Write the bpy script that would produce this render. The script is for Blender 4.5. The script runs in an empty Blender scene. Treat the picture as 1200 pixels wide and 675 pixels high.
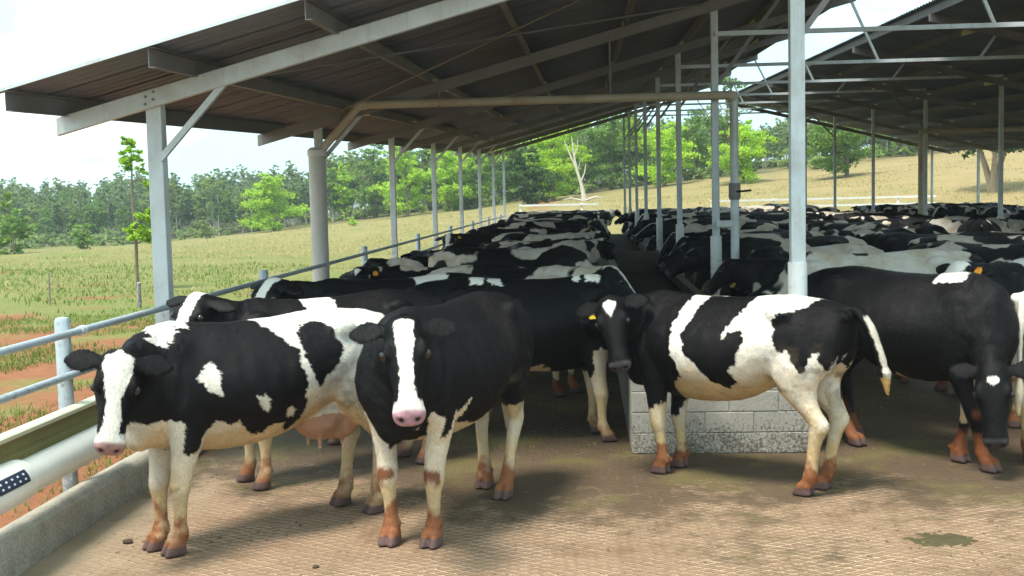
import bpy, bmesh, math, random
import numpy as np
from mathutils import Matrix, Vector
random.seed(7); RNG = np.random.default_rng(7)
SC = bpy.context.scene
COL = SC.collection

# ------------------------------------------------------------------ camera
CAM_H = 2.15
def cam_axes(yaw, pitch, roll):
    cy, sy, cp, sp = math.cos(yaw), math.sin(yaw), math.cos(pitch), math.sin(pitch)
    w = np.array([-sy*cp, cy*cp, -sp]); r = np.array([cy, sy, 0.0]); u = np.cross(r, w)
    c, s = math.cos(roll), math.sin(roll)
    return c*r - s*u, s*r + c*u, w
_r, _u, _w = cam_axes(0.0631, 0.0770, 0.0232)
cam = bpy.data.cameras.new('camera'); cam.sensor_width = 36; cam.sensor_fit = 'HORIZONTAL'
cam.lens = 1400.1/1200*36; cam.clip_start = 0.1; cam.clip_end = 6000
cam_o = bpy.data.objects.new('camera', cam); COL.objects.link(cam_o)
cam_o.matrix_world = Matrix(((_r[0], _u[0], -_w[0], 0), (_r[1], _u[1], -_w[1], 0), (_r[2], _u[2], -_w[2], CAM_H), (0, 0, 0, 1)))
SC.camera = cam_o

# ------------------------------------------------------------------ sky, sun, exposure
SUN_EL, SUN_AZ = math.radians(66), math.radians(222)      # azimuth: clockwise from +Y
world = bpy.data.worlds.new('World'); SC.world = world; world.use_nodes = True
nt = world.node_tree; N = nt.nodes; L = nt.links; N.clear()
wo = N.new('ShaderNodeOutputWorld'); bg = N.new('ShaderNodeBackground'); bg.inputs['Strength'].default_value = 0.15
sky = N.new('ShaderNodeTexSky'); sky.sky_type = 'NISHITA'; sky.sun_disc = False
sky.sun_elevation = SUN_EL; sky.sun_rotation = SUN_AZ; sky.air_density = 1.2; sky.dust_density = 2.0
tc = N.new('ShaderNodeTexCoord'); mp = N.new('ShaderNodeMapping'); mp.inputs['Scale'].default_value = (1.0, 1.0, 2.6)
nz = N.new('ShaderNodeTexNoise'); nz.inputs['Scale'].default_value = 2.2; nz.inputs['Detail'].default_value = 6; nz.inputs['Roughness'].default_value = 0.55
rp = N.new('ShaderNodeValToRGB'); rp.color_ramp.elements[0].position = 0.36; rp.color_ramp.elements[1].position = 0.58
rp.color_ramp.elements[0].color = (0.8, 0.8, 0.8, 1)
mx = N.new('ShaderNodeMix'); mx.data_type = 'RGBA'; mx.inputs[7].default_value = (8.6, 9.6, 9.9, 1)
rp2 = N.new('ShaderNodeValToRGB'); rp2.color_ramp.elements[0].position = 0.47; rp2.color_ramp.elements[1].position = 0.68; rp2.color_ramp.elements[0].color = (.31, .50, .54, 1); rp2.color_ramp.elements[1].color = (.96, 1, 1, 1)
sc9 = N.new('ShaderNodeVectorMath'); sc9.operation = 'SCALE'; sc9.inputs['Scale'].default_value = 9.0
L.new(nz.outputs['Fac'], rp2.inputs['Fac']); L.new(rp2.outputs['Color'], sc9.inputs[0]); L.new(sc9.outputs[0], mx.inputs[7])
L.new(tc.outputs['Generated'], mp.inputs['Vector']); L.new(mp.outputs[0], nz.inputs['Vector']); L.new(nz.outputs['Fac'], rp.inputs['Fac'])
L.new(rp.outputs['Color'], mx.inputs[0]); L.new(sky.outputs[0], mx.inputs[6]); L.new(mx.outputs[2], bg.inputs['Color']); L.new(bg.outputs[0], wo.inputs[0])
sun = bpy.data.lights.new('sun', 'SUN'); sun.energy = 3.1; sun.angle = math.radians(15); sun.color = (1.0, 0.95, 0.86)
sun_o = bpy.data.objects.new('sun', sun); COL.objects.link(sun_o)
_d = Vector((math.sin(SUN_AZ)*math.cos(SUN_EL), math.cos(SUN_AZ)*math.cos(SUN_EL), math.sin(SUN_EL)))
sun_o.rotation_euler = _d.to_track_quat('Z', 'Y').to_euler(); sun_o.location = (0, -5, 30)
SC.view_settings.view_transform = 'Standard'; SC.view_settings.look = 'None'
SC.view_settings.exposure = 1.10; SC.view_settings.gamma = 1.0; SC.view_settings.use_curve_mapping = False
SC.render.engine = 'CYCLES'; SC.render.resolution_x = 1024; SC.render.resolution_y = 576

# ------------------------------------------------------------------ helpers
def link(o): COL.objects.link(o); return o
def tag(o, label=None, cat=None, group=None, kind=None):
    if label: o['label'] = label
    if cat: o['category'] = cat
    if group: o['group'] = group
    if kind: o['kind'] = kind
    return o
def empty(name, loc=(0, 0, 0), rz=0, s=1):
    o = bpy.data.objects.new(name, None); o.location = loc; o.rotation_euler = (0, 0, rz); o.scale = (s, s, s); o.empty_display_size = 0.2
    return link(o)
def mobj(name, me, parent=None, loc=(0, 0, 0), rot=(0, 0, 0), scale=(1, 1, 1)):
    o = bpy.data.objects.new(name, me); o.location = loc; o.rotation_euler = rot; o.scale = scale; o.parent = parent
    return link(o)
class MB:
    """collects shapes; build() makes ONE mesh object"""
    def __init__(s): s.v = []; s.f = []
    def add(s, v, f):
        b = len(s.v); s.v += [tuple(map(float, p)) for p in v]; s.f += [tuple(int(i)+b for i in q) for q in f]; return s
    def box(s, x0, x1, y0, y1, z0, z1, sx=0, sy=0):
        # sx, sy: rise of z per metre of x and of y (sloping members)
        v = [(x, y, z + sx*x + sy*y) for x in (x0, x1) for y in (y0, y1) for z in (z0, z1)]
        return s.add(v, [(0, 1, 3, 2), (4, 6, 7, 5), (0, 4, 5, 1), (2, 3, 7, 6), (0, 2, 6, 4), (1, 5, 7, 3)])
    def bar(s, a, b, w, h, up=(0, 0, 1)):
        a = Vector(a); b = Vector(b); d = (b-a).normalized(); r = d.cross(Vector(up)).normalized(); u = r.cross(d)
        v = [p + r*(w/2*i) + u*(h/2*j) for p in (a, b) for i, j in ((-1, -1), (1, -1), (1, 1), (-1, 1))]
        return s.add(v, [(0, 3, 2, 1), (4, 5, 6, 7)] + [(i, (i+1) % 4, (i+1) % 4+4, i+4) for i in range(4)])
    def tube(s, pts, rad, n=12, cap=True):
        pts = [Vector(p) for p in pts]; rad = rad if isinstance(rad, (list, tuple)) else [rad]*len(pts)
        d0 = (pts[1]-pts[0]).normalized(); ref = Vector((0, 0, 1)) if abs(d0.z) < .9 else Vector((1, 0, 0))
        v = []; m = len(pts)
        for i, p in enumerate(pts):
            d = ((pts[min(i+1, m-1)]-pts[i]).normalized() + (pts[i]-pts[max(i-1, 0)]).normalized()).normalized()
            r = d.cross(ref).normalized(); u = r.cross(d)
            for k in range(n):
                a = 2*math.pi*k/n; v.append(p + (r*math.cos(a) + u*math.sin(a))*rad[i])
        f = [(i*n+k, i*n+(k+1) % n, (i+1)*n+(k+1) % n, (i+1)*n+k) for i in range(m-1) for k in range(n)]
        if cap: f += [tuple(range(n-1, -1, -1)), tuple(range((m-1)*n, m*n))]
        return s.add(v, f)
    def mesh(s, name, mat=None, smooth=False):
        me = bpy.data.meshes.new(name); me.from_pydata(s.v, [], s.f)
        if mat: me.materials.append(mat)
        bm = bmesh.new(); bm.from_mesh(me); bmesh.ops.recalc_face_normals(bm, faces=bm.faces); bm.to_mesh(me); bm.free()
        if smooth:
            me.polygons.foreach_set('use_smooth', [True]*len(me.polygons)); 
            try: me.set_sharp_from_angle(angle=math.radians(40))
            except Exception: pass
        return me
    def build(s, name, mat=None, parent=None, smooth=False, bevel=0, **k):
        o = mobj(name, s.mesh(name, mat, smooth), parent, **k)
        if bevel:
            b = o.modifiers.new('bevel', 'BEVEL'); b.width = bevel; b.segments = 2; b.limit_method = 'ANGLE'
        return o
def np_mesh(name, v, f, mat=None, smooth=False):
    v = np.asarray(v, np.float32); f = np.asarray(f, np.int32); k = f.shape[1]
    me = bpy.data.meshes.new(name); me.vertices.add(len(v)); me.vertices.foreach_set('co', v.ravel())
    me.loops.add(f.size); me.loops.foreach_set('vertex_index', f.ravel())
    me.polygons.add(len(f)); me.polygons.foreach_set('loop_start', np.arange(0, f.size, k, dtype=np.int32))
    me.polygons.foreach_set('use_smooth', np.full(len(f), smooth)); me.update(calc_edges=True)
    if mat: me.materials.append(mat)
    return me
def vnoise(p, seed=0):
    """3-D value noise, p (n,3) -> (n,) in 0..1"""
    p = np.asarray(p, float); i = np.floor(p).astype(np.int64); f = p-i; f = f*f*(3-2*f)
    def h(a, b, c):
        n = (a*374761393 + b*668265263 + c*1274126177 + seed*974634541) & 0xffffffff
        n = ((n ^ (n >> 13))*1274126177) & 0xffffffff
        return ((n ^ (n >> 16)) & 0xffff)/65535.0
    r = 0
    for dx in (0, 1):
        for dy in (0, 1):
            for dz in (0, 1):
                w = (f[:, 0] if dx else 1-f[:, 0])*(f[:, 1] if dy else 1-f[:, 1])*(f[:, 2] if dz else 1-f[:, 2])
                r = r + w*h(i[:, 0]+dx, i[:, 1]+dy, i[:, 2]+dz)
    return r
def fbm(p, seed=0, o=3):
    return sum(vnoise(np.asarray(p)*2**k, seed+k)/2**k for k in range(o))/sum(1/2**k for k in range(o))

# ---- materials
class NT:
    def __init__(s, name):
        s.m = bpy.data.materials.new(name); s.m.use_nodes = True; s.t = s.m.node_tree; s.b = s.t.nodes['Principled BSDF']; s.out = s.t.nodes['Material Output']
    def n(s, kind, **k):
        o = s.t.nodes.new('ShaderNode'+kind)
        for a, b in k.items():
            if a.startswith('i_'):
                o.inputs[a[2:].replace('_', ' ')].default_value = b
            else: setattr(o, a, b)
        return o
    def l(s, a, b): s.t.links.new(a, b)
    def coord(s, kind='Object', scale=(1, 1, 1)):
        c = s.n('TexCoord'); m = s.n('Mapping'); m.inputs['Scale'].default_value = scale; s.l(c.outputs[kind], m.inputs[0]); return m.outputs[0]
    def noise(s, vec, scale, detail=4, rough=.55):
        o = s.n('TexNoise'); o.inputs['Scale'].default_value = scale; o.inputs['Detail'].default_value = detail; o.inputs['Roughness'].default_value = rough
        if vec is not None: s.l(vec, o.inputs['Vector'])
        return o.outputs['Fac']
    def ramp(s, fac, a, b, ca=(0, 0, 0, 1), cb=(1, 1, 1, 1)):
        o = s.n('ValToRGB'); e = o.color_ramp.elements; e[0].position = a; e[1].position = b; e[0].color = ca; e[1].color = cb; s.l(fac, o.inputs[0]); return o.outputs[0]
    def mix(s, fac, a, b, mode='MIX'):
        o = s.n('Mix', data_type='RGBA', blend_type=mode)
        for sock, val in ((o.inputs[0], fac), (o.inputs[6], a), (o.inputs[7], b)):
            if isinstance(val, (int, float)): sock.default_value = val
            elif isinstance(val, tuple): sock.default_value = val if len(val) == 4 else val+(1,)
            else: s.l(val, sock)
        return o.outputs[2]
    def math(s, op, a, b=None, c=None):
        o = s.n('Math', operation=op)
        for i, x in enumerate((a, b, c)):
            if x is None: continue
            if isinstance(x, (int, float)): o.inputs[i].default_value = x
            else: s.l(x, o.inputs[i])
        return o.outputs[0]
    def bump(s, h, strength=.3, dist=.01):
        o = s.n('Bump'); o.inputs['Strength'].default_value = strength; o.inputs['Distance'].default_value = dist; s.l(h, o.inputs['Height']); s.l(o.outputs[0], s.b.inputs['Normal']); return o
    def set(s, col=None, rough=None, metal=None, spec=None):
        for k, v in (('Base Color', col), ('Roughness', rough), ('Metallic', metal), ('Specular IOR Level', spec)):
            if v is None: continue
            if isinstance(v, tuple): s.b.inputs[k].default_value = v if len(v) == 4 else v+(1,)
            elif isinstance(v, (int, float)): s.b.inputs[k].default_value = v
            else: s.l(v, s.b.inputs[k])
        return s.m
def weathered(name, col, dirt, rough=.6, metal=0.0, scale=3.0, amt=.6, spec=.4, lo=.42, hi=.7, splash=0):
    t = NT(name); v = t.coord('Object'); geo = t.n('NewGeometry')
    big = t.ramp(t.noise(geo.outputs['Position'], scale, 6), lo, hi); fine = t.noise(geo.outputs['Position'], scale*14, 3)
    c = t.mix(t.math('MULTIPLY', big, amt), col, dirt); c = t.mix(t.ramp(fine, .35, .75), c, tuple(x*.72 for x in col[:3]), 'MIX') if False else t.mix(.25, c, t.mix(fine, tuple(x*.6 for x in col[:3]), tuple(min(1, x*1.25) for x in col[:3])))
    if splash:                                             # muck thrown up round the foot, rust runs
        sp = t.n('SeparateXYZ'); t.l(geo.outputs['Position'], sp.inputs[0]); mr = t.n('MapRange'); mr.inputs[1].default_value = 0; mr.inputs[2].default_value = 1.7; mr.inputs[3].default_value = .22; mr.inputs[4].default_value = -.12; t.l(sp.outputs['Z'], mr.inputs[0])
        c = t.mix(t.math('MULTIPLY', t.ramp(t.math('ADD', t.noise(geo.outputs['Position'], 16, 5, .7), mr.outputs[0]), .54, .68), splash), c, (.10, .068, .04))
        mpz = t.n('Mapping'); mpz.inputs['Scale'].default_value = (22, 22, 1.6); t.l(geo.outputs['Position'], mpz.inputs[0]); c = t.mix(t.math('MULTIPLY', t.ramp(t.noise(mpz.outputs[0], 1.0, 4, .6), .56, .74), .35*splash), c, (.20, .12, .07))
    t.bump(fine, .15, .004)
    return t.set(c, rough, metal, spec)
# ------------------------------------------------------------------ setting: terrain, yard floor, kerb
RISE = .026                      # the roof climbs this much per metre into the picture
Y0, BAY = 10.0, 6.2
XL, XC, XR, XRR = -3.62, 1.74, 9.66, 15.1
YF, YE = 8.85, 54.3              # front and back edge of the roof
def sstep(x, a, b): t = np.clip((x-a)/(b-a), 0, 1); return t*t*(3-2*t)
def terr(X, Y):
    X = np.asarray(X, float); Y = np.asarray(Y, float)
    s = np.clip((Y-25)/75, 0, 1.25); inner = 1.55+.078*X; inner = np.where(inner < -1.2, -1.2-.75*(1-np.exp((inner+1.2)/.75)), inner); inner = np.minimum(inner, 5.5)
    h = s*inner + np.maximum(0, np.minimum(Y, 185)-105)*.024 - np.maximum(0, np.minimum(Y, 900)-200)*.012
    dx = np.maximum(np.maximum(-4.6-X, X-16.6), 0); dy = np.maximum(np.maximum(-2-Y, Y-58), 0); d = np.hypot(dx, dy)
    m = sstep(d, 0, 24)
    p = np.stack([X.ravel()*.09, Y.ravel()*.09, 0*X.ravel()], 1)
    bumps = ((fbm(p, 5)-.5)*.9+(fbm(p*6, 8)-.5)*.25).reshape(X.shape)
    near = sstep(d, .0, 2.0)
    return -.14*(1-m)+h*m+bumps*(.15*near+.85*m)*np.where(m > 0, 1, 0)*.8-.05
def ground_material():
    t = NT('paddock ground'); g = t.n('NewGeometry'); P = g.outputs['Position']; sp = t.n('SeparateXYZ'); t.l(P, sp.inputs[0])
    big = t.noise(P, .06, 5); mid = t.noise(P, .35, 6, .6); fine = t.noise(P, 5, 5, .7); streak = t.noise(t.n('Mapping').outputs[0], 1)
    green = t.mix(fine, (.080, .100, .025), (.20, .205, .065)); tan = t.mix(fine, (.17, .125, .058), (.34, .255, .125))
    # dry grass on the slope, greener low ground on the left and close to the yard
    yr_ = t.n('MapRange'); yr_.inputs[1].default_value = 20; yr_.inputs[2].default_value = 75; yr_.inputs[3].default_value = -.25; yr_.inputs[4].default_value = .42; t.l(sp.outputs['Y'], yr_.inputs[0]); f = t.math('ADD', t.math('MULTIPLY', sp.outputs['X'], .010), yr_.outputs[0])
    f = t.math('ADD', f, t.math('MULTIPLY', t.math('SUBTRACT', mid, .5), 1.5)); fc = t.n('Clamp'); t.l(t.math('ADD', f, .25), fc.inputs[0])
    c = t.mix(fc.outputs[0], green, tan)
    tuft = t.ramp(t.noise(P, .9, 4, .7), .52, .68); c = t.mix(t.math('MULTIPLY', tuft, .55), c, t.mix(fine, (.06, .085, .02), (.13, .15, .035)))
    # red volcanic soil where cattle and wheels have bared it
    red = t.mix(fine, (.13, .050, .024), (.30, .13, .065))
    dx = t.math('ABSOLUTE', t.math('ADD', sp.outputs['X'], 3.6)); near = t.n('MapRange'); near.inputs[1].default_value = .5; near.inputs[2].default_value = 3.0; near.inputs[3].default_value = .27; near.inputs[4].default_value = -.02; t.l(dx, near.inputs[0])
    ny = t.n('MapRange'); ny.inputs[1].default_value = 16; ny.inputs[2].default_value = 55; ny.inputs[3].default_value = .06; ny.inputs[4].default_value = -.20; t.l(sp.outputs['Y'], ny.inputs[0])
    band = t.n('MapRange', interpolation_type='SMOOTHSTEP'); band.inputs[1].default_value = 1.0; band.inputs[2].default_value = 6.0; band.inputs[3].default_value = .09; band.inputs[4].default_value = .0; t.l(t.math('ABSOLUTE', t.math('SUBTRACT', sp.outputs['Y'], 20.5)), band.inputs[0])
    rm = t.math('ADD', t.math('ADD', t.math('ADD', t.noise(P, .22, 5, .62), band.outputs[0]), near.outputs[0]), ny.outputs[0])
    c = t.mix(t.ramp(rm, .52, .62), c, red)
    wf = t.n('MapRange'); wf.inputs[1].default_value = 122; wf.inputs[2].default_value = 140; t.l(t.math('ADD', sp.outputs['Y'], t.math('MULTIPLY', mid, 20.0)), wf.inputs[0]); c = t.mix(wf.outputs[0], c, t.mix(fine, (.03, .035, .014), (.075, .075, .03)))
    t.bump(t.math('ADD', fine, t.math('MULTIPLY', mid, 2.0)), .6, .06)
    return t.set(c, .95, 0, .1)
def ax_nodes(lo, hi, c, fine, grow):
    out = [c]; s = fine; x = c
    while x < hi: x += s; s *= grow; out.append(min(x, hi))
    s = fine; x = c
    while x > lo: x -= s; s *= grow; out.append(max(x, lo))
    return np.unique(np.round(out, 3))
gx = ax_nodes(-700, 700, -6, .55, 1.045); gy = ax_nodes(-60, 1200, 10, .55, 1.033)
GX, GY = np.meshgrid(gx, gy); GZ = terr(GX, GY); nxg, nyg = len(gx), len(gy)
idx = np.arange(nxg*nyg).reshape(nyg, nxg)
gf = np.stack([idx[:-1, :-1], idx[:-1, 1:], idx[1:, 1:], idx[1:, :-1]], -1).reshape(-1, 4)
tag(mobj('ground', np_mesh('ground', np.stack([GX.ravel(), GY.ravel(), GZ.ravel()], 1), gf, ground_material(), True)), kind='structure')

def floor_material():
    t = NT('grooved concrete'); g = t.n('NewGeometry'); P = g.outputs['Position']; sp = t.n('SeparateXYZ'); t.l(P, sp.inputs[0])
    wob = t.math('MULTIPLY', t.math('SUBTRACT', t.noise(P, 3.5, 4), .5), .075)
    X, Y = t.math('ADD', sp.outputs['X'], wob), t.math('ADD', sp.outputs['Y'], wob)
    def groove(a, pitch):
        u = t.math('ADD', t.math('MULTIPLY', X, math.cos(a)/pitch), t.math('MULTIPLY', Y, math.sin(a)/pitch))
        tri = t.math('ABSOLUTE', t.math('SUBTRACT', t.math('FRACT', u), .5)); r = t.n('MapRange', interpolation_type='SMOOTHSTEP'); r.inputs[1].default_value = .07; r.inputs[2].default_value = .17
        t.l(tri, r.inputs[0]); return r.outputs[0]
    dia = t.math('MULTIPLY', groove(math.radians(60), .066), groove(math.radians(120), .066))
    n1 = t.noise(P, .8, 6, .62); n2 = t.noise(P, 5.0, 6, .7); n3 = t.noise(P, 38, 3, .7); n4 = t.noise(P, 1.7, 7, .68)
    wear = t.ramp(t.math('ADD', t.math('MULTIPLY', t.noise(P, 1.1, 5, .6), .6), t.math('MULTIPLY', n2, .4)), .40, .60); worn = t.math('MULTIPLY', wear, .75)
    dry = t.mix(n2, (.19, .115, .066), (.40, .27, .175)); dry = t.mix(t.math('MULTIPLY', n3, .5), dry, (.17, .115, .065))
    edge = t.n('MapRange'); edge.inputs[1].default_value = -3.15; edge.inputs[2].default_value = -2.6; edge.inputs[3].default_value = .15; edge.inputs[4].default_value = 1; t.l(t.math('ADD', sp.outputs['X'], t.math('MULTIPLY', wob, 6.0)), edge.inputs[0])
    dg = t.math('MULTIPLY', t.math('SUBTRACT', 1.0, dia), edge.outputs[0])
    dry = t.mix(t.ramp(t.noise(P, 2.2, 6, .72), .46, .66), dry, (.17, .105, .06)); c = t.mix(t.math('MULTIPLY', t.math('SUBTRACT', 1.0, dg), t.math('MULTIPLY', edge.outputs[0], t.math('SUBTRACT', .62, t.math('MULTIPLY', worn, .6)))), dry, t.mix(n3, (.115, .070, .040), (.25, .165, .10)))
    rid = t.math('MULTIPLY', t.math('MULTIPLY', dg, t.ramp(n3, .30, .60)), t.math('SUBTRACT', .85, worn)); c = t.mix(rid, c, (.52, .37, .25))
    plain = t.math('SUBTRACT', 1.0, edge.outputs[0]); c = t.mix(t.math('MULTIPLY', plain, .6), c, t.mix(n2, (.25, .20, .13), (.36, .31, .22)))
    # dung trodden over the floor, thick where the animals stand
    my = t.n('MapRange'); my.inputs[1].default_value = 7.3; my.inputs[2].default_value = 9.9; my.inputs[3].default_value = -.10; my.inputs[4].default_value = .28; t.l(sp.outputs['Y'], my.inputs[0])
    mxr = t.n('MapRange'); mxr.inputs[1].default_value = -3.4; mxr.inputs[2].default_value = -.6; mxr.inputs[3].default_value = -.16; mxr.inputs[4].default_value = .03; t.l(sp.outputs['X'], mxr.inputs[0])
    dm = t.math('ADD', t.math('ADD', t.math('MULTIPLY', n1, .55), t.math('MULTIPLY', n4, .45)), t.math('ADD', my.outputs[0], mxr.outputs[0]))
    dm = t.math('ADD', dm, t.math('MULTIPLY', t.math('SUBTRACT', n2, .5), .55))
    dung = t.mix(n2, (.036, .025, .014), (.12, .083, .048)); olive = t.mix(n2, (.055, .05, .014), (.15, .125, .045))
    dung = t.mix(t.ramp(t.noise(P, 1.3, 3), .52, .62), dung, olive)
    k = t.ramp(dm, .45, .60); c = t.mix(t.math('MULTIPLY', k, .88), c, dung)
    specks = t.ramp(t.noise(P, 24, 2, .5), .66, .72); c = t.mix(t.math('MULTIPLY', specks, .7), c, (.045, .03, .018))
    straw = t.ramp(t.noise(t.coord('Object', (40, 14, 20)), 2.2, 2), .68, .74); c = t.mix(t.math('MULTIPLY', straw, .5), c, (.48, .39, .24))
    h = t.math('ADD', t.math('MULTIPLY', dg, t.math('SUBTRACT', 1.0, t.math('MULTIPLY', k, .7))), t.math('ADD', t.math('MULTIPLY', n2, .7), t.math('MULTIPLY', k, t.math('MULTIPLY', n3, .9))))
    t.bump(h, .95, .020)
    return t.set(c, t.math('SUBTRACT', .92, t.math('MULTIPLY', k, .22)), 0, .22)
fl = MB(); fl.box(-3.36, 16.4, -2.5, 57.5, -.4, 0); tag(fl.build('yard_floor', floor_material()), kind='structure')
def concrete_material(name='rough concrete', col=(.40, .375, .31), spat=.5):
    t = NT(name); g = t.n('NewGeometry'); P = g.outputs['Position']
    n = t.noise(P, 3, 6, .65); f = t.noise(P, 30, 4, .7); c = t.mix(n, tuple(x*.62 for x in col), tuple(x*1.12 for x in col)); c = t.mix(t.math('MULTIPLY', f, .35), c, (.16, .13, .09))
    sp = t.n('SeparateXYZ'); t.l(P, sp.inputs[0])
    low = t.n('MapRange'); low.inputs[1].default_value = .0; low.inputs[2].default_value = .7; low.inputs[3].default_value = .14; low.inputs[4].default_value = -.05; t.l(sp.outputs['Z'], low.inputs[0])
    sm_ = t.ramp(t.math('ADD', t.math('ADD', t.math('MULTIPLY', t.noise(P, 46, 5, .7), .7), t.math('MULTIPLY', t.noise(P, 5, 3), .3)), low.outputs[0]), .56, .68); c = t.mix(t.math('MULTIPLY', sm_, spat), c, (.075, .052, .032))
    t.bump(t.math('ADD', n, f), .4, .008); return t.set(c, .9, 0, .2)
CONC = concrete_material(spat=.4); CONC_W = concrete_material('pale block', (.47, .455, .40), .85); CONC_D = concrete_material('trough concrete', (.33, .31, .27), .4)
k = MB()
prof = [(-3.36, 0), (-3.372, .20), (-3.40, .232), (-3.45, .243), (-3.52, .238), (-3.55, .215), (-3.565, -.4), (-3.36, -.4)]
ys = np.concatenate([np.arange(0, 20, .33), np.arange(20, 57, 3.0)])
kv = [(x+.006*math.sin(y*2.3+i), y, z+.008*math.sin(y*1.7+i*2) if z > .1 else z) for y in ys for i, (x, z) in enumerate(prof)]; m_ = len(prof)
k.add(kv, [(i*m_+j, i*m_+(j+1) % m_, (i+1)*m_+(j+1) % m_, (i+1)*m_+j) for i in range(len(ys)-1) for j in range(m_)]+[tuple(range(m_)), tuple(range((len(ys)-1)*m_, len(ys)*m_))])
tag(k.build('concrete_kerb', CONC, None, True), 'low grey concrete kerb running along the left edge of the yard floor', 'kerb')

# ------------------------------------------------------------------ the shed
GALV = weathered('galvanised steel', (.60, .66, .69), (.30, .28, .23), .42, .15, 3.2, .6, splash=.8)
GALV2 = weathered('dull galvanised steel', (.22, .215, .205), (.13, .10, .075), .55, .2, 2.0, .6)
PURL = weathered('weathered purlin steel', (.19, .185, .18), (.11, .08, .06), .6, .2, 1.6, .6)
GLINTM = weathered('painted tan glint', (.85, .72, .42), (.35, .25, .14), .6, 0, 5.0, .5)  # bright tan: reflected light on the purlins, put into the colour
PVC = weathered('white plastic sleeve', (.70, .72, .70), (.42, .38, .28), .5, 0, 4.0, .5, splash=.7)
RUSTP = weathered('stained pipe', (.50, .45, .34), (.30, .17, .08), .55, 0, 2.5, .7)
def sheet_material():
    t = NT('old roof sheet'); g = t.n('NewGeometry'); P = g.outputs['Position']; oi = t.n('ObjectInfo')
    n = t.noise(P, 1.3, 6, .65); f = t.noise(P, 16, 4)
    c = t.mix(n, (.115, .133, .16), (.23, .26, .305)); c = t.mix(t.ramp(t.noise(P, .45, 4), .55, .8), c, (.16, .125, .10)); c = t.mix(t.math('MULTIPLY', oi.outputs['Random'], .35), c, (.10, .105, .115))
    c = t.mix(t.math('MULTIPLY', f, .3), c, (.09, .085, .085))
    return t.set(c, .62, .1, .3)
SHEET = sheet_material()
shed = empty('cattle_shed', (XC, Y0, 0)); shed_loc = Vector((XC, Y0, 0))
tag(shed, 'open-sided steel cattle shed with corrugated skillion roofs and an open ridge', 'shed')
def part(mb, name, mat, smooth=False, parent=None, bevel=0):
    o = mb.build(name, mat, parent or shed, smooth, bevel)
    off = Vector((XC, Y0, 0))
    o.location = (-off.x, -off.y, 0) if parent is None else (0, 0, 0)
    return o
SL, SR = .262, -.250
def zb_l(x, y): return 2.74+SL*(x+4.43)+RISE*(y-Y0)          # underside of left rafters
def zb_r(x, y): return 4.84+SR*(x-6.05)+RISE*(y-Y0)          # underside of right rafters
frames = [Y0+BAY*n for n in range(8)]
for n, y in enumerate(frames):
    for row, x in enumerate((XL, XC, XR, XRR)):
        w = (.13 if n == 0 else .105) if row == 0 else (.118 if (row == 1 and n == 0) else .095)
        top = (zb_l(x, y)+.05) if row < 2 else (zb_r(x, y)+.05)
        p = MB(); h = w/2; p.box(x-h, x+h, y-h, y+h, -.1 if row else -.3, top); po = part(p, 'post', GALV, bevel=.008)
        if row in (1, 2):
            s = MB(); r = .08 if n == 0 else .076; zt = 1.55 if row == 1 else 1.42
            s.tube([(x, y, .02), (x, y, zt-.01), (x, y, zt)], [r, r, r*.97], 16); part(s, 'post_sleeve', PVC, True, po)
    # rafters: rectangular tubes bolted to the posts
    yr = y-.105 if n == 0 else y-.09
    a = MB(); x0, x1 = -4.43, 4.95; hh = .15
    a.add([(x, yy, zb_l(x, y)+z) for x in (x0, x1) for yy in (yr-.035, yr+.035) for z in (0, hh)], [(0, 1, 3, 2), (4, 6, 7, 5), (0, 4, 5, 1), (2, 3, 7, 6), (0, 2, 6, 4), (1, 5, 7, 3)]); part(a, 'rafter', GALV if n == 0 else GALV2, bevel=.006)
    a = MB(); x0, x1 = 6.25, 15.9
    a.add([(x, yy, zb_r(x, y)+z) for x in (x0, x1) for yy in (yr-.035, yr+.035) for z in (0, hh)], [(0, 1, 3, 2), (4, 6, 7, 5), (0, 4, 5, 1), (2, 3, 7, 6), (0, 2, 6, 4), (1, 5, 7, 3)]); part(a, 'rafter', GALV2, bevel=.006)
    # knee braces at the outer posts
    a = MB(); a.bar((XL+.05, yr+.02, 2.52+RISE*(y-Y0)), (XL+.62, yr+.02, zb_l(XL+.62, y)+.02), .05, .05); part(a, 'brace', GALV)
    a = MB(); a.bar((XC+.04, y+.03, zb_l(XC, y)-.95), (XC+.95, y+.03, zb_l(XC+.95, y)+.02), .05, .05); part(a, 'brace', GALV2)
    if n in (4, 6): a = MB(); a.bar((XR-.04, y+.03, zb_r(XR, y)-.75), (XR-1.0, y+.03, zb_r(XR-1.0, y)+.02), .05, .05); part(a, 'brace', GALV2)
    # ridge truss: tie between the inner posts, struts, and the link over the gap
    zt = 4.0+.035*(y-Y0)
    if n > 0:
        a = MB(); a.bar((XC, y-.09, zt), (XR, y-.09, zt), .05, .06); part(a, 'tie_beam', GALV)
        for xa, xb, up in ((4.85, 5.35, 0), (7.15, 7.45, 1)):
            z2 = (zb_l(xa, y) if not up else zb_r(xb if xb > 6.1 else 6.15, y))+.06
            a = MB(); a.bar((xa if not up else xa, y-.09, z2 if not up else zt), (xb, y-.09, zt if not up else z2), .045, .045); part(a, 'strut', GALV)
def zs_l(x, y): return zb_l(x, y)+.15
def zs_r(x, y): return zb_r(x, y)+.15
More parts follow.
